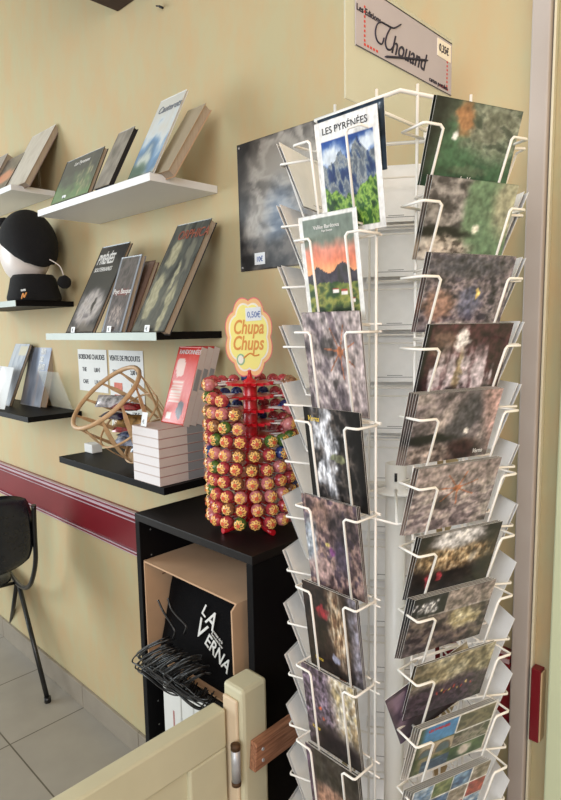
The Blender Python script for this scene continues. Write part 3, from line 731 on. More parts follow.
hexa(bm, [q-px_*.017-Vector((0, 0, .014)), q+px_*.017-Vector((0, 0, .012)), q+px_*.015+Vector((0, 0, .016)), q-px_*.018+Vector((0, 0, .014))]+[w-pn*.0006 for w in (q-px_*.017-Vector((0, 0, .014)), q+px_*.017-Vector((0, 0, .012)), q+px_*.015+Vector((0, 0, .016)), q-px_*.018+Vector((0, 0, .014)))])
pl = obj('price_label', bm, SILVER, sg); text('lettering', '0,50€', .018, q-px_*.014-Vector((0, 0, .006))+pn*.0004, px_, (0, 0, 1), BLUEP, pl, sx=.68)
bm = bm_new(); q = FC-px_*.018+Vector((0, 0, -.047))+pn*.0024; K = 20
vs = [bm.verts.new(q+px_*.009*math.cos(2*math.pi*k/K)+Vector((0, 0, .0125*math.sin(2*math.pi*k/K)))) for k in range(K)]; bm.faces.new(vs)
vs = [bm.verts.new(q+pn*.0004+px_*.006*math.cos(2*math.pi*k/K)+Vector((0, 0, .009*math.sin(2*math.pi*k/K)))) for k in range(K)]; bm.faces.new(vs).material_index = 1
obj('round_sticker', bm, [mat('sticker_green', (150, 190, 150), .6), NEARW], sg)
bm = bm_new(); box(bm, (LC.x-.003, LC.y-.003, ct+.343), (LC.x+.003, LC.y+.003, FC.z-.070)); obj('stem', bm, REDP, t)
# lollipops: one of each colour, copied
LOL = {}
def ball_bm():
    bm = bmesh.new(); bmesh.ops.create_icosphere(bm, subdivisions=2, radius=.0142)
    for v in bm.verts: v.co *= 1+.03*noise.noise(v.co*300)
    return bm
for k_, m in WRAP.items():
    o = obj('lollipop', ball_bm(), m, base=(0, 0, 0), smooth=True)
    s_ = bm_new(); tube(s_, [(-.012, 0, 0), (-.050, 0, -.001)], .0016, 6); so = obj('stick', s_, STICK, o)
    s_ = bm_new(); tube(s_, [(-.012, 0, 0), (-.019, 0, 0)], [.006, .003], 8); co = obj('twisted_end', s_, m, o)
    s_ = bm_new(); K = 16; cc = s_.verts.new((.0152, 0, 0)); rr_ = [s_.verts.new((math.sqrt(max(0, .0148**2-rq**2)), rq*math.cos(2*math.pi*q/K), rq*math.sin(2*math.pi*q/K))) for q in range(K) for rq in [.0108*(1+.12*math.cos(8*2*math.pi*q/K))]]
    for q in range(K): s_.faces.new((cc, rr_[q], rr_[(q+1) % K]))
    vs_ = [s_.verts.new((.0156, .0042*math.cos(2*math.pi*q/10), .0042*math.sin(2*math.pi*q/10))) for q in range(10)]; s_.faces.new(vs_).material_index = 1
    fo = obj('flower_print', s_, [FLOWER, FLOWERC], o)
    LOL[k_] = (o, [so, co, fo])
rnd = random.Random(11); used = set(); NA = 18
camang = math.atan2(CAM.y-LC.y, CAM.x-LC.x)
for j in range(NR):
    for k in range(NA):
        a_ = 2*math.pi*(k+.5*(j % 2)*0)/NA+.06*math.sin(j*1.3)
        da = (a_-camang+math.pi) % (2*math.pi)-math.pi      # 0 = towards the viewer's side
        row = NR-1-j                                         # 0 = top ring
        if row < 7 and False: continue
        if row == 0 and -1.0 < da < 1.3: continue
        if row in (1,) and -.55 < da < 1.2: continue
        if row in (2,) and -.25 < da < 1.1: continue
        if row in (3,) and -.1 < da < .95: continue
        if row > 4 and abs(da) > 2.3: continue
        kc = rnd.choice(['red', 'red', 'pink', 'red', 'blue', 'green', 'brown', 'pink'])
        if row < 4 and abs(da) > 1.9: kc = rnd.choice(['red', 'red', 'blue'])
        src, ch = LOL[kc]
        if kc in used:
            o = src.copy(); COL.objects.link(o); cs = []
            for c in ch:
                c2 = c.copy(); c2.parent = o; COL.objects.link(c2)
        else: o = src; used.add(kc)
        o.location = LC+Vector((math.cos(a_)*.0895, math.sin(a_)*.0895, ZR[j]+.001+rnd.uniform(-.0015, .0015)))
        o.rotation_euler = (rnd.uniform(0, 6), 0, a_)
        tag(o, '%s wrapped ball lollipop in the %s ring of the red stand' % (kc, ORD[row] if row < NR-1 else 'lowest'), 'lollipop', 'ball lollipops on the red stand, %s ring, %s' % (ORD[row] if row < NR-1 else 'lowest', kc))

# ================================================================== CHAIR
# local: x = to the chair's right, y = forward, z up
Fd = Vector((-.985, .17, 0)).normalized(); Rd = Vector((Fd.y, -Fd.x, 0))      # right of forward
bw = .445
pr_ = Vector((-2.272, -.10, 0))                                            # under the backrest's wall-side edge
ch0 = pr_-Rd*(bw/2)
def CP(x, y, z): return ch0+Rd*x+Fd*y+Vector((0, 0, z))
t = thing('stacking_chair', 'black vinyl stacking chair with tube legs against the beige wall', 'chair', CP(0, .2, 0))
def pad(nm, W, Hh, T, place, crown):
    bm = bm_new(); nx, ny = 24, 16; G = {}
    for side_ in (0, 1):
        for i in range(nx+1):
            for j in range(ny+1):
                u, v = i/nx*2-1, j/ny*2-1
                # superellipse squircle outline
                lx = W/2*(1-.10*crown*abs(v)**3); lz = Hh/2*(1-.22*abs(u)**4)
                edge = (1-abs(u)**8)*(1-abs(v)**8)
                G[side_, i, j] = bm.verts.new(place(u*lx, v*lz, (1 if side_ else -1)*T/2*(edge**.4)))
        for i in range(nx):
            for j in range(ny):
                f = bm.faces.new((G[side_, i, j], G[side_, i+1, j], G[side_, i+1, j+1], G[side_, i, j+1])); f.smooth = True
    bmesh.ops.remove_doubles(bm, verts=bm.verts, dist=.0002)
    return obj(nm, bm, VINYL, t)
pad('backrest', bw+.002, .31, .022, lambda a_, c_, n_: CP(a_, -.025*(c_+.15)*1.2+.10*(a_/.22)**2*.35-.035+n_, .738+c_), 1)
pad('seat', .42, .40, .035, lambda a_, c_, n_: CP(a_, .49+c_, .42+n_-.02*(c_/.2)**2), 1)
for s in (-1, 1):
    x_ = s*(bw/2+.004)
    bm = bm_new(); tube(bm, fine([CP(x_, -.022, .83), CP(x_, -.006, .70), CP(x_, .004, .61), CP(x_*.98, .03, .54), CP(x_*.96, .09, .47), CP(x_*.94, .18, .425), CP(x_*.93, .32, .40), CP(x_*.92, .52, .40)], 6), .0095, 10); obj('back_frame', bm, TUBE, t)
    foot = CP(x_*1.02, -.02, 0) if s < 0 else Vector((-2.262, -.093, 0))
    bm = bm_new(); tube(bm, [CP(x_*.945, .30, .40), foot+Vector((0, 0, .012))], .0095, 10); o = obj('leg', bm, TUBE, t)
    bm = bm_new(); tube(bm, [foot+Vector((0, 0, .0005)), foot+Vector((0, 0, .022))], .0135, 12); obj('foot_cap', bm, TUBE, o)
    f2 = CP(x_*1.02, .68, 0)
    bm = bm_new(); tube(bm, [CP(x_*.94, .33, .395), f2+Vector((0, 0, .012))], .0095, 10); o = obj('leg', bm, TUBE, t)
    bm = bm_new(); tube(bm, [f2+Vector((0, 0, .0005)), f2+Vector((0, 0, .022))], .0135, 12); obj('foot_cap', bm, TUBE, o)
bm = bm_new(); tube(bm, [CP(-bw/2*.94, .33, .396), CP(bw/2*.94, .33, .396)], .008, 8); obj('cross_bar', bm, TUBE, t)

# ================================================================== GATE POST, GATE, PLANK
t = thing('gate_post', 'cream painted square gate post before the black bookcase', 'post', (-.78, -.35, 0))
bm = bm_new(); box(bm, (-.806, -.367, 0), (-.752, -.304, .847)); obj('shaft', bm, CREAM, t, .007)
bm = bm_new(); box(bm, (-.800, -.374, 0), (-.762, -.367, .826)); obj('hinge_strip', bm, CREAMD, t, .003)
g = thing('half_gate', 'cream painted half gate hinged to the cream post', 'gate', (-.80, -.6, .08))
gx0, gx1, gy1, gz = -.818, -.784, -.380, .806
bm = bm_new(); box(bm, (gx0, gy1-.62, gz-.075), (gx1, gy1, gz)); box(bm, (gx0, gy1-.62, .08), (gx1, gy1, .20)); box(bm, (gx0, gy1-.085, .20), (gx1, gy1, gz-.075)); box(bm, (gx0, gy1-.62, .20), (gx1, gy1-.535, gz-.075)); obj('gate_frame', bm, CREAM, g, .004)
bm = bm_new(); box(bm, (gx0+.012, gy1-.535, .20), (gx1-.010, gy1-.085, gz-.075)); obj('panel', bm, CREAM, g)
q = at_y(236, 765, -.384)
bm = bm_new(); lathe(bm, [(.0085, 0), (.0085, .062)], (q.x, q.y, q.z-.031), 16); o = obj('hinge', bm, METAL, g)
bm = bm_new(); lathe(bm, [(.004, -.010), (.009, -.008), (.009, 0)], (q.x, q.y, q.z-.031), 16); obj('hinge_pin', bm, RUST, o); bm = bm_new(); lathe(bm, [(.009, 0), (.009, .009), (.004, .012)], (q.x, q.y, q.z+.031), 16); obj('hinge_pin', bm, RUST, o)
bm = bm_new(); hexa(bm, [(-.7515, -.355, .690), (-.735, -.355, .690), (-.735, -.350, .744), (-.7515, -.350, .744), (-.752, -.002, .690), (-.735, -.002, .690), (-.735, -.002, .744), (-.752, -.002, .744)])
pk = tag(obj('wooden_batten', bm, WOODB, bevel=.001), 'brown wooden batten screwed to the cream post and running to the wall', 'batten')
for z_ in (.705, .727):
    bm = bm_new(); lathe(bm, [(.0035, 0), (.003, .002)], (0, 0, 0), 12); bm.transform(Matrix.Translation((-.7352, -.335, z_)) @ Matrix.Rotation(math.pi/2, 4, 'Y')); obj('screw', bm, METAL, pk)

# ================================================================== RACK
RC = Vector((-.51, -.245, 0)); R0 = .100
ANG = {'front': -92, 'right': -20, 'farright': 52, 'rear': 124, 'left': 196}
def FP(deg, u, r, z):
    a_ = math.radians(deg); n = Vector((math.cos(a_), math.sin(a_), 0)); tt = Vector((-n.y, n.x, 0))
    return RC+n*r+tt*u+Vector((0, 0, z))
def face_uv(x, y, deg, rad):
    a_ = math.radians(deg); n = Vector((math.cos(a_), math.sin(a_), 0)); tt = Vector((-n.y, n.x, 0))
    r = ray(x, y); c = Vector((CAM.x, CAM.y, 0)); rr_ = Vector((r.x, r.y, 0))
    s = (rad-(c-RC).dot(n))/rr_.dot(n); q = CAM+r*s; return (Vector((q.x, q.y, 0))-RC).dot(tt), q.z
RT = thing('postcard_rack', 'tall white wire revolving postcard rack on a brown wooden table', 'display rack', RC+Vector((0, 0, .52)))
bm = bm_new(); lathe(bm, [(.016, .535), (.016, 1.243)], RC, 24); obj('pole', bm, WIRE, RT)
bm = bm_new(); lathe(bm, [(.17, .521), (.17, .527), (.03, .535), (.022, .55)], RC, 40); obj('base', bm, WIRE, RT)
bm = bm_new(); lathe(bm, [(.034, 1.238), (.034, 1.242), (.0165, 1.244), (.0165, 1.283), (.012, 1.283), (.012, 1.25)], RC, 28); cp = obj('bearing_cup', bm, WIRE, RT)
ca = math.atan2(CAM.y-RC.y, CAM.x-RC.x); dv = Vector((math.cos(ca), math.sin(ca), 0))
bm = bm_new(); q = RC+dv*.0168+Vector((0, 0, 1.265)); tube(bm, [q+Vector((0, 0, .006)), q+Vector((0, 0, -.007))], .0022, 8); obj('slot', bm, INK, cp)
def pent(z, r_ap=R0):
    cr = r_ap/math.cos(math.pi/5); return [RC+Vector((cr*math.cos(math.radians(-56+72*k)), cr*math.sin(math.radians(-56+72*k)), z)) for k in range(5)]
for z_ in (1.794, .565):
    bm = bm_new(); tube(bm, pent(z_), .0030, 8, True); obj('ring', bm, WIRE, RT)
for z_, zc in ((1.225, 1.245), (.60, .56)):
    bm = bm_new()
    for k in range(5):
        d_ = math.radians(-56+72*k); cr = R0/math.cos(math.pi/5)
        tube(bm, [RC+Vector((.014*math.cos(d_), .014*math.sin(d_), zc)), RC+Vector((cr*math.cos(d_), cr*math.sin(d_), z_))], .0022, 7)
    tube(bm, pent(z_), .0020, 7, True)
    obj('spokes', bm, WIRE, RT)
LROW = [((316.4, 122.4), (373.9, 105.8)), ((298, 216), (355.8, 208.8)), ((302, 315), (358.4, 308)), ((303.3, 406), (359, 413)), ((300.5, 492), (357, 508)), ((300.5, 580), (356, 600)), ((301, 660), (353, 690)), ((304, 742.5), (358.7, 776))]
RROW = [((435, 94), (525, 115.5)), ((432, 173), (520, 186.7)), ((430.6, 251.8), (517.6, 257)), ((427.6, 327.6), (516, 320)), ((415.5, 392.7), (507, 389.7)), ((416, 469.5), (504.5, 456.7)), ((420, 537.6), (504, 521.8)), ((412.4, 599), (498.8, 580)), ((414, 665), (498.7, 643)), ((419.4, 728), (500, 701)), ((405.7, 792.8), (498.7, 759.8))]
LT = [(face_uv(*a, -92, .139)[1]+face_uv(*b, -92, .139)[1])/2 for a, b in LROW]; LT.append(LT[-1]-.131); LT.append(LT[-1]-.131)
RT_ = [(face_uv(*a, -20, .141)[1]+face_uv(*b, -20, .141)[1])/2 for a, b in RROW]
while len(RT_) < 14: RT_.append(RT_[-1]-.0905)
for nm, deg in ANG.items():
    fr = nm == 'front'; hv = .036 if fr else .045
    bm = bm_new()
    for s in (-1, 1): tube(bm, [FP(deg, s*hv, R0, .555), FP(deg, s*hv, R0, 1.806)], .0021, 7)
    rows = [1.748-.1285*i for i in range(9)] if fr else [1.740-.0905*i for i in range(13)]
    H_ = .118 if fr else .078
    nxt = LT if fr else RT_ if nm == 'right' else [1.772-.0905*i for i in range(14)]
    for i_, z_ in enumerate(rows):
        for zz in (z_, nxt[i_+1]-.018): tube(bm, [FP(deg, -(.045 if fr else .046), R0, zz), FP(deg, (.045 if fr else .046), R0, zz)], .0015, 6)
    pn_ = obj('frame_panel', bm, WIRE, RT)
    uo, uv_, rf, rb = (.068, .036, .152, .133) if fr else (.086, .057, .152, .124) if nm == 'right' else (.0755, .048, .158, .132)
    for i_, z_ in enumerate(rows):
        H_ = z_-(nxt[i_+1]-.018)
        bm = bm_new()
        sh = -.0016*i_ if fr else .010 if nm == 'right' else 0
        for s in (-1, 1):
            uo_, ux = (.050, .027) if (fr and s > 0) else (uo, uv_)
            tube(bm, [FP(deg, s*min(uo_*.8, .045)+sh, R0, z_), FP(deg, s*uo_+sh, R0+.010, z_), FP(deg, s*uo_+sh, rf-.002, z_), FP(deg, s*(uo_-.003)+sh, rf, z_), FP(deg, s*(ux+.004)+sh, rf, z_), FP(deg, s*ux+sh, rf, z_-.004), FP(deg, s*ux+sh, rb, z_-H_), FP(deg, s*ux+sh, R0, z_-H_-.002)], .0019, 7)
        tube(bm, [FP(deg, -uv_+sh, rb, z_-H_), FP(deg, (.027 if fr else uv_)+sh, rb, z_-H_)], .0015, 6)
        obj('wire_pocket', bm, WIRE, pn_)

# --- pictures
def rock(cols, s, seed, ang=0, st=1):
    ca_, sa_ = math.cos(ang), math.sin(ang)
    def f(u, v):
        a_, b_ = u*ca_+v*sa_, (-u*sa_+v*ca_)*st
        return pal(.5+N(a_, b_, s, seed, 6)*1.1, cols)
    return f
def c_pyr(u, v):
    if u < .08 or u > .92 or v < .05 or v > .83: return (232, 232, 230)
    x, y = (u-.08)/.84, (v-.05)/.78
    c = mixc((64, 118, 196), (30, 74, 158), y)
    c = mixc(c, (222, 232, 240), max(blob(x+N(x, y, 6, 51)*.1, y, .2, .82, .22, .12), blob(x+N(x, y, 6, 52)*.1, y, .85, .86, .25, .10))*.95)
    rid = .76+.16*math.exp(-((x-.68)/.16)**2)+.08*math.exp(-((x-.35)/.08)**2)+.07*N(x, .5, 9, 53, 5)
    if y < rid: c = mixc(pal(.5+N(x+y*.4, y*.5, 12, 54, 5)*1.2, [(34, 56, 110), (74, 98, 132), (176, 178, 168), (98, 108, 120)]), (40, 62, 96), .2)
    hill = .34+.32*abs(x-.42)+.05*N(x, 0, 6, 55)
    if y < hill: c = pal(.5+N(x*1.5+y, y-x*.5, 7, 56, 5)*1.2, [(30, 66, 32), (84, 132, 44), (150, 186, 76), (46, 92, 40)])
    return c
def c_sun(u, v):
    if u < .07 or u > .93 or v < .03 or v > .96: return (226, 226, 222)
    x, y = (u-.07)/.86, (v-.03)/.93
    c = pal((y-.5)*2.1+N(x, y, 3, 61)*.15, [(250, 168, 110), (238, 130, 96), (226, 140, 116), (120, 132, 118), (112, 126, 114), (112, 126, 114)])
    m_ = .46+.09*math.exp(-((x-.72)/.14)**2)+.05*math.exp(-((x-.25)/.12)**2)+.03*N(x, 0, 8, 62)
    if y < m_: c = pal(.5+N(x, y, 9, 63)*.9, [(44, 42, 54), (74, 68, 80), (56, 56, 52)])
    if y < .36+.04*N(x, 1, 4, 64): c = pal(.5+N(x, y*2, 5, 65)*.9, [(44, 74, 36), (96, 116, 48), (150, 150, 66), (64, 88, 40)])
    for hx_, hy_, w_ in ((.55, .27, .12), (.72, .25, .13), (.88, .17, .09)):
        if abs(x-hx_) < w_/2 and abs(y-hy_) < .016: c = (234, 228, 220)
        if abs(x-hx_) < w_/2 and 0 < y-hy_-.016 < .016: c = (176, 66, 50)
    return mixc(c, (26, 46, 24), blob(x, y, .7, .05, .25, .07)+blob(x, y, .2, .08, .1, .06))
rk_mauve = rock([(84, 74, 80), (142, 128, 132), (178, 164, 160), (112, 98, 104)], 6, 71, .5, .45)
def insect(c, u, v, cu, cv, s):
    d = math.hypot(u-cu, (v-cv)*1.1)
    if d < .034*s: return mixc(c, (186, 100, 52), .9)
    for k in range(7):
        a_ = k*.9+.3; dx, dy = u-cu, v-cv; tt = dx*math.cos(a_)+dy*math.sin(a_); pp = abs(-dx*math.sin(a_)+dy*math.cos(a_)-.15*tt*tt)
        if 0 < tt < .17*s and pp < .009: return mixc(c, (176, 96, 56), .8)
    return c
def c_insect_p(u, v):
    c = rk_mauve(u, v); c = mixc(c, (186, 168, 164), sst(.6, .75, u)*.6)
    c = mixc(c, (62, 58, 56), blob(u, v, .42, .66, .14, .1, .3)*.8+blob(u, v, .5, .3, .05, .06, .3)*.7)
    return insect(c, u, v, .62, .62, 1.6)
def c_fall_p(u, v):
    c = rock([(16, 15, 18), (44, 40, 40), (86, 76, 70), (30, 28, 30)], 6, 73)(u, v)
    w_ = blob(u+N(u, v, 5, 74)*.2, v, .35, .6, .2, .5, .4)*(.4+.9*max(0, N(u*1.6, v*.5, 9, 75)+.35))
    c = mixc(c, (222, 226, 236), w_); c = mixc(c, (12, 12, 14), sst(.8, .95, u)+sst(.14, .06, u))
    if blob(u, v, .55, .5, .12, .05) > .5: c = mixc(c, (120, 130, 80), .6)
    return c
def c_camp(u, v):
    c = rock([(70, 52, 56), (132, 102, 98), (168, 134, 120), (84, 66, 80)], 8, 76)(u, v)
    c = mixc(c, (168, 186, 200), blob(u+N(u, v, 6, 77)*.1, v, .08, .45, .14, .3)*.8)
    c = mixc(c, (150, 112, 92), blob(u, v, .33, .82, .16, .14)*.6); c = mixc(c, (52, 46, 72), blob(u, v, .66, .42, .14, .22)*.75)
    c = mixc(c, (36, 32, 40), blob(u, v, .75, .75, .3, .16)*.6)
    c = mixc(c, (214, 190, 90), blob(u, v, .42, .5, .05, .025, .3)); c = mixc(c, (120, 60, 120), blob(u, v, .48, .42, .06, .03, .3))
    return mixc(c, (176, 142, 136), blob(u+N(u, v, 7, 78)*.1, v, .25, .2, .2, .14)*.8)
def c_stal(u, v):
    c = pal(.5+N(u, v, 7, 79, 5), [(20, 14, 14), (52, 36, 30), (34, 24, 22)])
    c = mixc(c, pal(.5+N(u*3, v*.8, 8, 80, 5)*1.2, [(106, 70, 48), (186, 150, 110), (226, 206, 176)]), blob(u, v, .62+(.6-v)*.1, .58, .16, .42, .5)*.9)
    c = mixc(c, (170, 168, 190), sst(.78, .9, u)*.8*(.7+N(u, v, 10, 81)*.6)); c = mixc(c, (156, 34, 44), blob(u+N(u, v, 10, 82)*.05, v, .34, .72, .12, .07, .3))
    return mixc(c, (150, 152, 180), blob(u, v, .52, .2, .06, .06, .3))
def c_purp(u, v):
    c = rock([(52, 42, 56), (104, 88, 110), (136, 116, 136), (70, 58, 74)], 9, 83)(u, v)
    c = mixc(c, pal(.5+N(u, v, 7, 84)*1.1, [(150, 128, 92), (214, 206, 186), (198, 176, 120)]), sst(.42, .7, u-(.75-v)*.1)*.95)
    c = mixc(c, (36, 26, 28), sst(.42, .15, v+(u-.9)*.15)*blob(u, v, .6, .1, .5, .38))
    return mixc(c, (214, 84, 50), blob(u, v, .3, .52, .03, .03, .3)+blob(u, v, .34, .4, .02, .02, .3))
def c_flesh(u, v):
    c = rock([(30, 28, 28), (58, 54, 50), (44, 38, 38)], 5, 85)(u, v)
    c = mixc(c, (190, 136, 108), blob(u+N(u, v, 5, 86)*.2, v, .5, .35, .5, .25)*.85); return mixc(c, (90, 70, 92), sst(.2, .05, u))
def c_emer(u, v):
    c = pal(v+N(u, v, 4, 91)*.35, [(38, 74, 50), (52, 98, 64), (66, 112, 78), (96, 108, 88), (70, 88, 70)])
    c = mixc(c, pal(.5+N(u+v, v-u*.3, 7, 92, 6)*1.2, [(74, 84, 72), (150, 156, 138), (110, 116, 98)]), blob(u, v, .78, .72, .42, .36)*.8)
    c = mixc(c, (22, 30, 26), sst(.35, .08, u+(1-v)*.2)*.9)
    c = mixc(c, (176, 118, 70), blob(u+N(u, v, 6, 93)*.05, v, .36, .82, .10, .18)*.9); c = mixc(c, (230, 236, 240), blob(u, v, .28, .62, .035, .05, .4))
    return mixc(c, (110, 122, 96), blob(u+N(u, v, 15, 94)*.1, v, .5, .22, .2, .06)*.5)
def c_lake(u, v):
    c = pal(.5+N(u, v, 3, 95)*.5, [(84, 120, 86), (112, 144, 108)])
    g_ = rock([(70, 66, 68), (124, 120, 120), (156, 152, 150)], 9, 96)(u, v)
    c = mixc(c, g_, sst(.46, .34, u-(v-.5)*.12+N(u, v, 6, 97)*.06)); c = mixc(c, (22, 22, 20), blob(u, v, .2, .34, .34, .08, .4))
    c = mixc(c, rock([(80, 72, 66), (176, 166, 154), (206, 198, 186)], 12, 98)(u, v), blob(u+N(u, v, 6, 99)*.08, v, .25, .12, .32, .2, .3))
    c = mixc(c, (176, 172, 142), blob(u, v, .95, .75, .2, .4)*.85); return mixc(c, (236, 238, 220), blob(u, v, .6, .42, .04, .05, .5))
def c_walk(u, v):
    c = rock([(54, 50, 60), (110, 100, 110), (140, 128, 132), (82, 74, 88)], 8, 100)(u, v)
    c = mixc(c, (168, 124, 104), blob(u+N(u, v, 8, 101)*.1, v, .2, .35, .16, .2)*.8); c = mixc(c, (90, 100, 140), blob(u, v, .55, .4, .14, .2)*.6)
    c = mixc(c, (206, 178, 96), blob(u, v, .62, .5, .02, .08, .3)); c = mixc(c, (206, 200, 200), blob(u, v, .35, .06, .25, .08)*.8)
    return mixc(c, (64, 68, 78), blob(u, v, .45, .85, .5, .14)*.6)
def c_fall(u, v):
    c = pal(.5+N(u, v, 5, 103)*.8, [(50, 26, 32), (78, 42, 48), (66, 34, 40)])
    c = mixc(c, (110, 88, 76), blob(u+N(u, v, 6, 104)*.1, v, .2, .75, .16, .18)*.8)
    c = mixc(c, (236, 234, 236), blob(u+N(u, v, 6, 105)*.06, v, .42, .8, .07, .14, .4))
    for cu in (.2, .34, .52, .66, .76): c = mixc(c, (206, 200, 212), blob(u+N(u*2, v*.5, 6, 106)*.08+(v-.3)*.1*(cu-.45)*4, v, cu, .3, .06, .34, .6)*.85)
    c = mixc(c, (150, 136, 96), blob(u+N(u, v, 9, 107)*.05, v, .44, .35, .05, .3, .5)*.8)
    return mixc(c, (20, 16, 16), sst(.16, .04, v+N(u, v, 9, 108)*.1)+sst(.06, .02, u))
def c_swirl(u, v):
    c = rock([(90, 80, 84), (134, 122, 126), (160, 148, 146)], 7, 109, -.6, .6)(u, v)
    c = mixc(c, (66, 64, 72), blob(u-(v-.5)*.35, v, .58, .55, .18, .55)*.85); c = mixc(c, (182, 146, 142), sst(.72, .9, u+(v-.8)*.25))
    c = mixc(c, (18, 16, 18), blob(u, v, .22, .34, .3, .08)); c = mixc(c, (56, 34, 30), blob(u, v, .65, .12, .22, .18))
    c = mixc(c, rock([(90, 78, 70), (176, 160, 150)], 12, 110)(u, v), blob(u, v, .25, .1, .28, .18)*.9); return mixc(c, (244, 240, 236), blob(u, v, .66, .42, .035, .045, .5))
def c_insect_l(u, v):
    c = rock([(112, 100, 104), (160, 146, 148), (178, 166, 160)], 9, 111, .2, 1.6)(u, v); c = mixc(c, (150, 134, 132), sst(.55, .8, v)*.7)
    c = mixc(c, (66, 58, 60), blob(u, v, .37, .42, .10, .12, .3)*.8); return insect(c, u, v, .52, .62, 1.5)
def c_hall(u, v):
    c = pal(.5+N(u, v, 8, 112), [(24, 18, 18), (48, 38, 34)])
    c = mixc(c, pal(.5+N(u*2.5, v, 9, 113)*1.2, [(92, 66, 40), (168, 132, 86), (214, 190, 150)]), blob(u, v, .45, .58, .5, .2)*.9)
    c = mixc(c, (216, 216, 222), blob(u+N(u, v, 6, 114)*.05, v, .48, .88, .32, .16)*.95)
    c = mixc(c, (168, 48, 62), blob(u, v, .2, .25, .035, .1, .3)+blob(u, v, .33, .3, .03, .07, .3)); c = mixc(c, (196, 196, 190), blob(u, v, .72, .5, .05, .08)*.6)
    return c
def c_coll(u, v):
    if .64 < v < .66 or (v > .65 and .40 < u < .415): return (150, 142, 140)
    if v > .65 and u < .41: return mixc(pal(.5+N(u, v, 6, 115), [(18, 18, 24), (42, 40, 48)]), (222, 224, 230), blob(u+N(u*2, v, 8, 116)*.1, v, .2, .8, .13, .12, .4)*(.4+max(0, N(u*2, v, 14, 117))*1.6))
    if v > .65: return rock([(110, 96, 96), (156, 142, 136), (132, 118, 112)], 8, 118)(u, v)
    c = rock([(50, 40, 44), (96, 84, 84), (120, 104, 92)], 9, 119)(u, v); return mixc(c, pal(.5+N(u, v, 9, 120), [(160, 146, 96), (208, 200, 160)]), blob(u+N(u, v, 6, 121)*.1, v, .68, .45, .2, .2)*.9)
def c_glow(u, v):
    c = rock([(46, 36, 44), (84, 68, 82), (64, 50, 62)], 11, 122)(u, v)
    c = mixc(c, rock([(120, 108, 76), (166, 156, 118), (188, 182, 150)], 6, 123)(u, v), sst(.40, .6, v+N(u, v, 4, 124)*.12)*.9)
    c = mixc(c, (74, 62, 50), sst(.3, .05, u)*sst(.5, .9, v)*.6)
    for k in range(9):
        c = mixc(c, [(206, 66, 46), (226, 196, 90)][k % 2], blob(u, v, .36+k*.055, .34+.04*math.sin(k*2), .010, .03, .4))
    return c
def c_bridge(u, v):
    if u < .02 or u > .98 or v < .03 or v > .97: return (228, 226, 222)
    if abs(v-.62-(u-.5)*.0) < .012 and u > .5 or abs(u-.5) < .008 and v > .62 or abs(v-.33) < .012 and u > .5: return (222, 222, 220)
    if u > .5 and v > .62: return rock([(90, 84, 66), (130, 122, 96), (74, 74, 58)], 7, 131)(u, v)
    if u > .5 and v > .33: return rock([(96, 92, 84), (150, 144, 130), (70, 76, 58)], 8, 132)(u, v)
    if u > .5: return mixc(rock([(44, 74, 44), (84, 110, 66)], 8, 133)(u, v), (206, 196, 186), blob(u, v, .7, .18, .1, .1))
    c = mixc((104, 166, 214), (58, 126, 190), v)
    if v < .62: c = rock([(56, 78, 50), (104, 112, 70), (150, 140, 110)], 6, 134)(u, v)
    a_ = math.hypot((u-.17)/.1, (v-.36)/.16); b_ = math.hypot((u-.38)/.1, (v-.4)/.16)
    if .36 < v < .60 and u > .04 and a_ > 1 and b_ > 1: c = (178, 164, 140)
    elif .36 < v < .55: c = mixc((60, 70, 60), (120, 150, 170), .5) if (a_ < .8 or b_ < .8) else (110, 100, 86)
    if v < .26 and u > .15: c = mixc((62, 86, 110), (120, 150, 168), max(0, N(u, v*3, 8, 135)))
    return mixc(c, (60, 72, 40), sst(.12, .02, u))
def c_multi(u, v):
    gx, gy = u*4, v*3; fx, fy = gx % 1, gy % 1
    if fx < .05 or fy < .06: return (226, 226, 224)
    h_ = int(gx)*3+int(gy)*7
    ps = [[(44, 84, 140), (120, 160, 200)], [(150, 40, 44), (190, 80, 60)], [(60, 90, 50), (130, 140, 90)], [(110, 96, 80), (170, 160, 146)], [(70, 120, 176), (190, 206, 220)]]
    return pal(.5+N(u, v, 12, h_), ps[h_ % 5])

def card(deg, uc, ztop, wd, hh, rt, rb, paint, label, group, nm='postcard', rank=0, th=.0006, nu=48, nv=60, roll=0, caption=None, mats=None):
    if nu > 20: paint = grain_haze(paint, .10 if caption and ('LES' in caption[0][0] or 'Vall' in caption[0][0]) else (.22 if paint in (c_bridge, c_multi, c_emer, c_lake) else .38)); nu, nv = int(nu*1.6), int(nv*1.6)
    rt -= rank*.0022; rb -= rank*.0012
    L_ = math.sqrt(max(1e-6, hh*hh-(rt-rb)**2)); zb = ztop-L_
    cr, sr = math.cos(roll), math.sin(roll)
    def Q(a_, b_):   # a_ across, b_ up (0..1)
        x_ = a_*cr-(b_-.5)*hh*sr; y_ = .5+(b_-.5)*cr+a_*sr/hh
        return FP(deg, uc+x_, rb+(rt-rb)*y_, zb+L_*y_)
    BL, BR, TR, TL = Q(-wd/2, 0), Q(wd/2, 0), Q(wd/2, 1), Q(-wd/2, 1)
    o = slab(nm, BL, BR, TR, TL, th, paint, None, nu, nv, mats=mats)
    tag(o, label, 'postcard', group)
    up = (TL-BL).normalized(); xd = (BR-BL).normalized(); n = xd.cross(up)
    if caption:
        for (s, sz, u_, v_, m, sh, sx_) in caption:
            text('caption', s, sz, BL+(BR-BL)*u_+(TL-BL)*v_+n*.0005, xd, up, m, o, shear=sh, sx=sx_, depth=.0002)
    return o, BL, up, xd, n

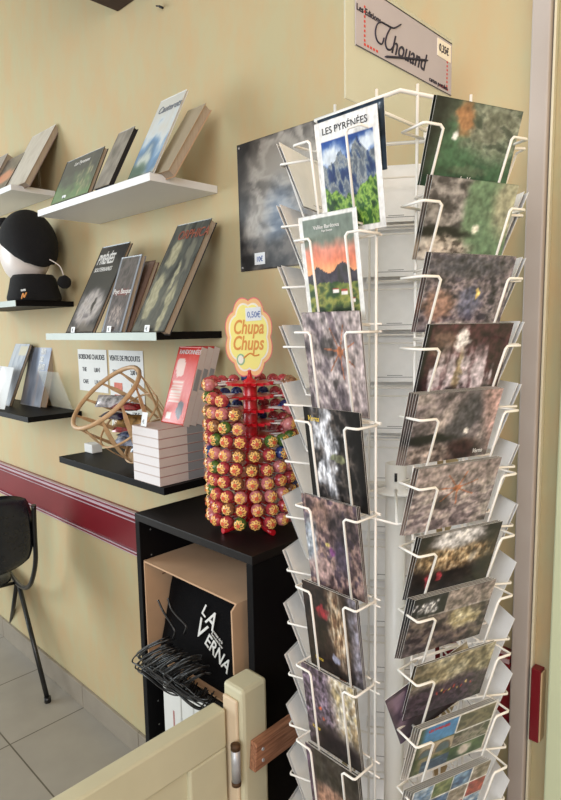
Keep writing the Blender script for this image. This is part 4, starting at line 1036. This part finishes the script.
LDEF = [
 (c_pyr, 'LES PYRÉNÉES postcard of blue peaks over green slopes, white border', [('LES PYRÉNÉES', .0125, .12, .885, INK, 0, 1.0)]),
 (c_sun, 'illustrated postcard of orange sunset over mountains and green village', [('Vallée Barétous', .0075, .26, .865, PALE, 0, 1.0), ('Pays Basque', .004, .40, .835, PALE, 0, 1)]),
 (c_insect_p, 'tall mauve rock postcard with orange long-legged insect', None),
 (c_fall_p, 'dark postcard of white waterfall with yellow script in corner', [('Verna', .012, .06, .86, GOLDT, .4, .8)]),
 (c_camp, 'brown rock postcard with pale blue edge and tiny yellow figures', None),
 (c_stal, 'dark stalactite postcard with red figure and golden glow', [('Verna', .009, .10, .10, GOLDT, .4, .8)]),
 (c_purp, 'purple rock postcard with creamy glowing side', [('Verna', .009, .08, .22, GOLDT, .4, .8)]),
 (c_flesh, 'dark postcard with flesh coloured rock, lowest in its column', None)]
for i, ((a, b), (pf, lab, cap)) in enumerate(zip(LROW, LDEF)):
    ua, za = face_uv(*a, -92, .139); ub, zb_ = face_uv(*b, -92, .139)
    wd = .105 if i else .100
    uc = (ua+ub)/2
    card(-92, uc, (za+zb_)/2, .106, .148, .139, .118, pf, lab, 'postcards in the near column', caption=cap)
    nback = [0, 0, 1, 1, 2, 2, 2, 2][i]
    for k in range(nback):
        card(-92, uc+.0012*(k+1), (za+zb_)/2-.001+.0008*k, .106, .148, .139, .118, pf, 'matching copy hidden %s behind the %s' % (['just', 'further'][k], lab.split(',')[0].split(' with ')[0].split(' of ')[0]), 'postcards in the near column', rank=k+1, nu=8, nv=10)
# larger dark card behind the first, leaning back
card(-92, (face_uv(320, 120, -92, .13)[0]+face_uv(379, 108, -92, .13)[0])/2+.001, 1.780, .112, .085, .130, .122, rock([(30, 40, 52), (62, 80, 98), (46, 60, 76)], 4, 140), 'dark blue postcard peeking out behind the white bordered mountain one', 'postcards in the near column', nu=10, nv=12)

RDEF = [
 (c_emer, 'emerald cave pool postcard with orange glow, topmost in the landscape column', [('La Verna', .012, .42, .08, PALE, .3, .8)], 1),
 (c_lake, 'postcard of green cave lake between grey rock and pale boulders', None, 2),
 (c_walk, 'grey mauve cave postcard with tiny yellow walker among boulders', None, 2),
 (c_fall, 'maroon postcard of broad white cave waterfalls', None, 1),
 (c_swirl, 'thick pile topped by pinkish grey cave postcard with dark swirl', [('Verna', .010, .80, .06, PALE, .3, .8)], 4),
 (c_insect_l, 'wide mauve rock postcard with orange long-legged insect', None, 2),
 (c_hall, 'golden cavern hall postcard with white ceiling glow and red cavers', None, 2),
 (c_coll, 'split view postcard with small waterfall picture at its top corner', None, 3),
 (c_glow, 'cavern postcard of olive glow over purple stones and coloured walkers', None, 1),
 (c_bridge, 'multi-view postcard with blue sky and arched stone bridge', [('LES PYRENEES', .007, .12, .86, REDPR, 0, .9)], 3),
 (c_multi, 'many-picture postcard with white grid, lowest in the landscape column', None, 4)]
for i, ((a, b), (pf, lab, cap, nb_)) in enumerate(zip(RROW, RDEF)):
    ua, za = face_uv(*a, -20, .141); ub, zb_ = face_uv(*b, -20, .141)
    uc = max(-.02, min(.030, (ua+ub)/2)); zt = (za+zb_)/2+(.002 if i == 0 else 0)
    card(-20, uc, zt, .147, .105, .141, .110, pf, lab, 'postcards in the landscape column', caption=cap, nu=66, nv=48)
    for k in range(nb_):
        card(-20, uc-.0025*(k+1), zt+.0006*(k+1), .147, .105, .141, .110, pf, '%s copy behind the %s' % (['second', 'third', 'fourth', 'fifth'][k], ' '.join(lab.split(',')[0].split()[:11])), 'postcards in the landscape column', rank=k+1, nu=8, nv=6)
# one postcard has slipped askew below its neighbour
card(-20, -.018, face_uv(414, 665, -20, .13)[1]-.012, .147, .105, .128, .106, c_purp, 'purple cave postcard slipped askew behind the olive glow one', 'postcards in the landscape column', nu=12, nv=10, roll=.42)

names = {'left': 'outermost column beside the lollipops', 'farright': 'outermost column beside the grey trim', 'rear': 'rear column seen through the rack'}
for nm, deg in (('left', 196), ('farright', 52), ('rear', 124)):
    for i in range(1 if nm == 'farright' else 0, 13):
        zt = 1.772-.0905*i
        pf = rock([(70, 66, 70), (140, 130, 126), (100, 96, 90)], 6, 200+i)
        ush = 0; rt_, rb_ = (.166, .124) if nm != 'rear' else (.15, .118)
        rk = {'left': 2, 'farright': 2 if i < 7 else 1, 'rear': 1}[nm]
        for k in range(rk):
            o, BL, up, xd, n = card(deg, ush+random.uniform(-.002, .002), zt+.0015*k, .147, .105, rt_-.005*k, rb_-.003*k, pf, '%s postcard turned to its pale reverse, %s, %s' % (ORD[i], ['front', 'back'][k]+' card', names[nm]), 'reversed postcards, '+names[nm], nu=8, nv=6)
            if k == rk-1:
                bm = bm_new()
                for (u0, u1, v0) in ((.30, .72, .075), (.42, .60, .105)):
                    q = BL-n*.0008
                    p4 = [q+xd*(u0*.147)+up*(v0*.105), q+xd*(u1*.147)+up*(v0*.105), q+xd*(u1*.147)+up*(v0*.105+.0011), q+xd*(u0*.147)+up*(v0*.105+.0011)]
                    bm.faces.new([bm.verts.new(p) for p in p4])
                obj('printed_line', bm, GREY_INK, o)

# sign holder and printed header
X0 = RC.x
bm = bm_new(); box(bm, (X0-.0015, -.372, 1.797), (X0+.0015, -.094, 1.955)); obj('sign_holder', bm, ACRYL, RT, .0005)
bm = bm_new()
for y_ in (-.30, -.16): box(bm, (X0-.004, y_-.008, 1.785), (X0+.004, y_+.008, 1.805))
tube(bm, [(X0-.0, -.33, 1.80), (X0, -.12, 1.80)], .0025, 7)
obj('holder_clip', bm, WIRE, RT)
SGM = mat('sign_grey_lilac', (186, 180, 188), .6, .02)
sp = thing('header_sign', 'grey lilac publisher sign with script Thouand above the rack', 'sign', (X0+.003, -.23, 1.868))
bm = bm_new(); box(bm, (X0+.002, -.352, 1.868), (X0+.003, -.096, 1.948)); obj('board', bm, SGM, sp)
for lo, hi in (((X0+.003, -.352, 1.9465), (X0+.0034, -.096, 1.948)), ((X0+.003, -.352, 1.868), (X0+.0034, -.096, 1.869))):
    bm = bm_new(); box(bm, lo, hi); obj('border_line', bm, INK, sp)
DK = mat('navy_script', (36, 34, 56), .6)
text('lettering', 'Les Editions', .0115, at_x(356.5, 9, X0+.0036), (0, 1, 0), (0, 0, 1), DK, sp)
w0, w1 = at_x(391, 52, X0+.0036), at_x(428, 61, X0+.0036)
text('lettering', 'houand', .036, w0, (0, 1, 0), (0, 0, 1), DK, sp, shear=.4, sx=(w1.y-w0.y)/.118, bold=.0002)
TP = lambda pts: [at_x(a_, b_, X0+.0038) for a_, b_ in pts]
bm = bm_new()
tube(bm, fine(TP([(384, 38), (382, 44), (377.5, 41), (375.5, 33), (377, 25), (381, 22), (387, 25), (394, 28), (401, 24.5)])), .0011, 6)
tube(bm, fine(TP([(391, 27.5), (387.5, 34), (385.5, 42), (387, 48.5), (391, 49.5), (394, 45)])), .0012, 6)
obj('initial', bm, DK, sp)
bm = bm_new(); tube(bm, fine(TP([(385, 56.5), (405, 58), (428, 60.5)])), [.0006]+[.0017]*11+[.0008], 6); obj('underline', bm, DK, sp)
text('lettering', 'cartes postales', .0095, (X0+.0036, -.166, 1.873), (0, 1, 0), (0, 0, 1), DK, sp)
bm = bm_new()
for k in range(8): box(bm, (X0+.003, -.334, 1.878+k*.006), (X0+.0035, -.331, 1.881+k*.006)); box(bm, (X0+.003, -.112, 1.878+k*.006), (X0+.0035, -.109, 1.881+k*.006))
for k in range(5): box(bm, (X0+.003, -.334+k*.007, 1.873), (X0+.0035, -.330+k*.007, 1.876)); box(bm, (X0+.003, -.134+k*.006, 1.873), (X0+.0035, -.131+k*.006, 1.876))
obj('red_dotted_corner', bm, REDPR, sp)
bm = bm_new(); box(bm, (X0+.003, -.142, 1.917), (X0+.0038, -.100, 1.943)); o = obj('price_label', bm, NEARW, sp)
text('lettering', '0,35€', .016, (X0+.0042, -.138, 1.925), (0, 1, 0), (0, 0, 1), DK, o, sx=.8)

# wooden table under the rack
t = thing('side_table', 'brown wooden table under the postcard rack', 'table', (-.51, -.235, 0))
bm = bm_new(); box(bm, (-.725, -.46, .495), (-.30, -.03, .52)); obj('top', bm, TABLEW, t, .003)
for x_ in (-.715, -.35):
    for y_ in (-.45, -.08):
        bm = bm_new(); box(bm, (x_, y_, 0), (x_+.04, y_+.04, .4945)); obj('leg', bm, TABLEW, t, .002)

# ================================================================== LIGHT
def area(name, loc, target, size, sy, power, rgb):
    l = bpy.data.lights.new(name, 'AREA'); l.shape = 'RECTANGLE'; l.size = size; l.size_y = sy; l.energy = power; l.color = rgb
    o = bpy.data.objects.new(name, l); COL.objects.link(o); o.location = loc
    o.rotation_euler = (Vector(target)-Vector(loc)).to_track_quat('-Z', 'Y').to_euler(); return o
area('window_light', (-4.6, -2.3, 1.7), (-1.4, -.2, 1.1), 1.6, 1.7, 100, (.84, .95, 1.0))
area('front_fill', (.2, -2.7, 2.1), (-.8, 0, 1.2), 1.8, 1.4, 46, (.90, .95, 1.0))  # added frontal fill from the camera side, not an actual lamp
area('warm_light', (.9, -.9, 2.0), (-.5, 0, 1.3), .9, .9, 11, (1, .60, .30))
wd_ = bpy.data.worlds.new('world'); S.world = wd_; wd_.use_nodes = True
wd_.node_tree.nodes['Background'].inputs[0].default_value = (1.0, .93, .86, 1); wd_.node_tree.nodes['Background'].inputs[1].default_value = .62
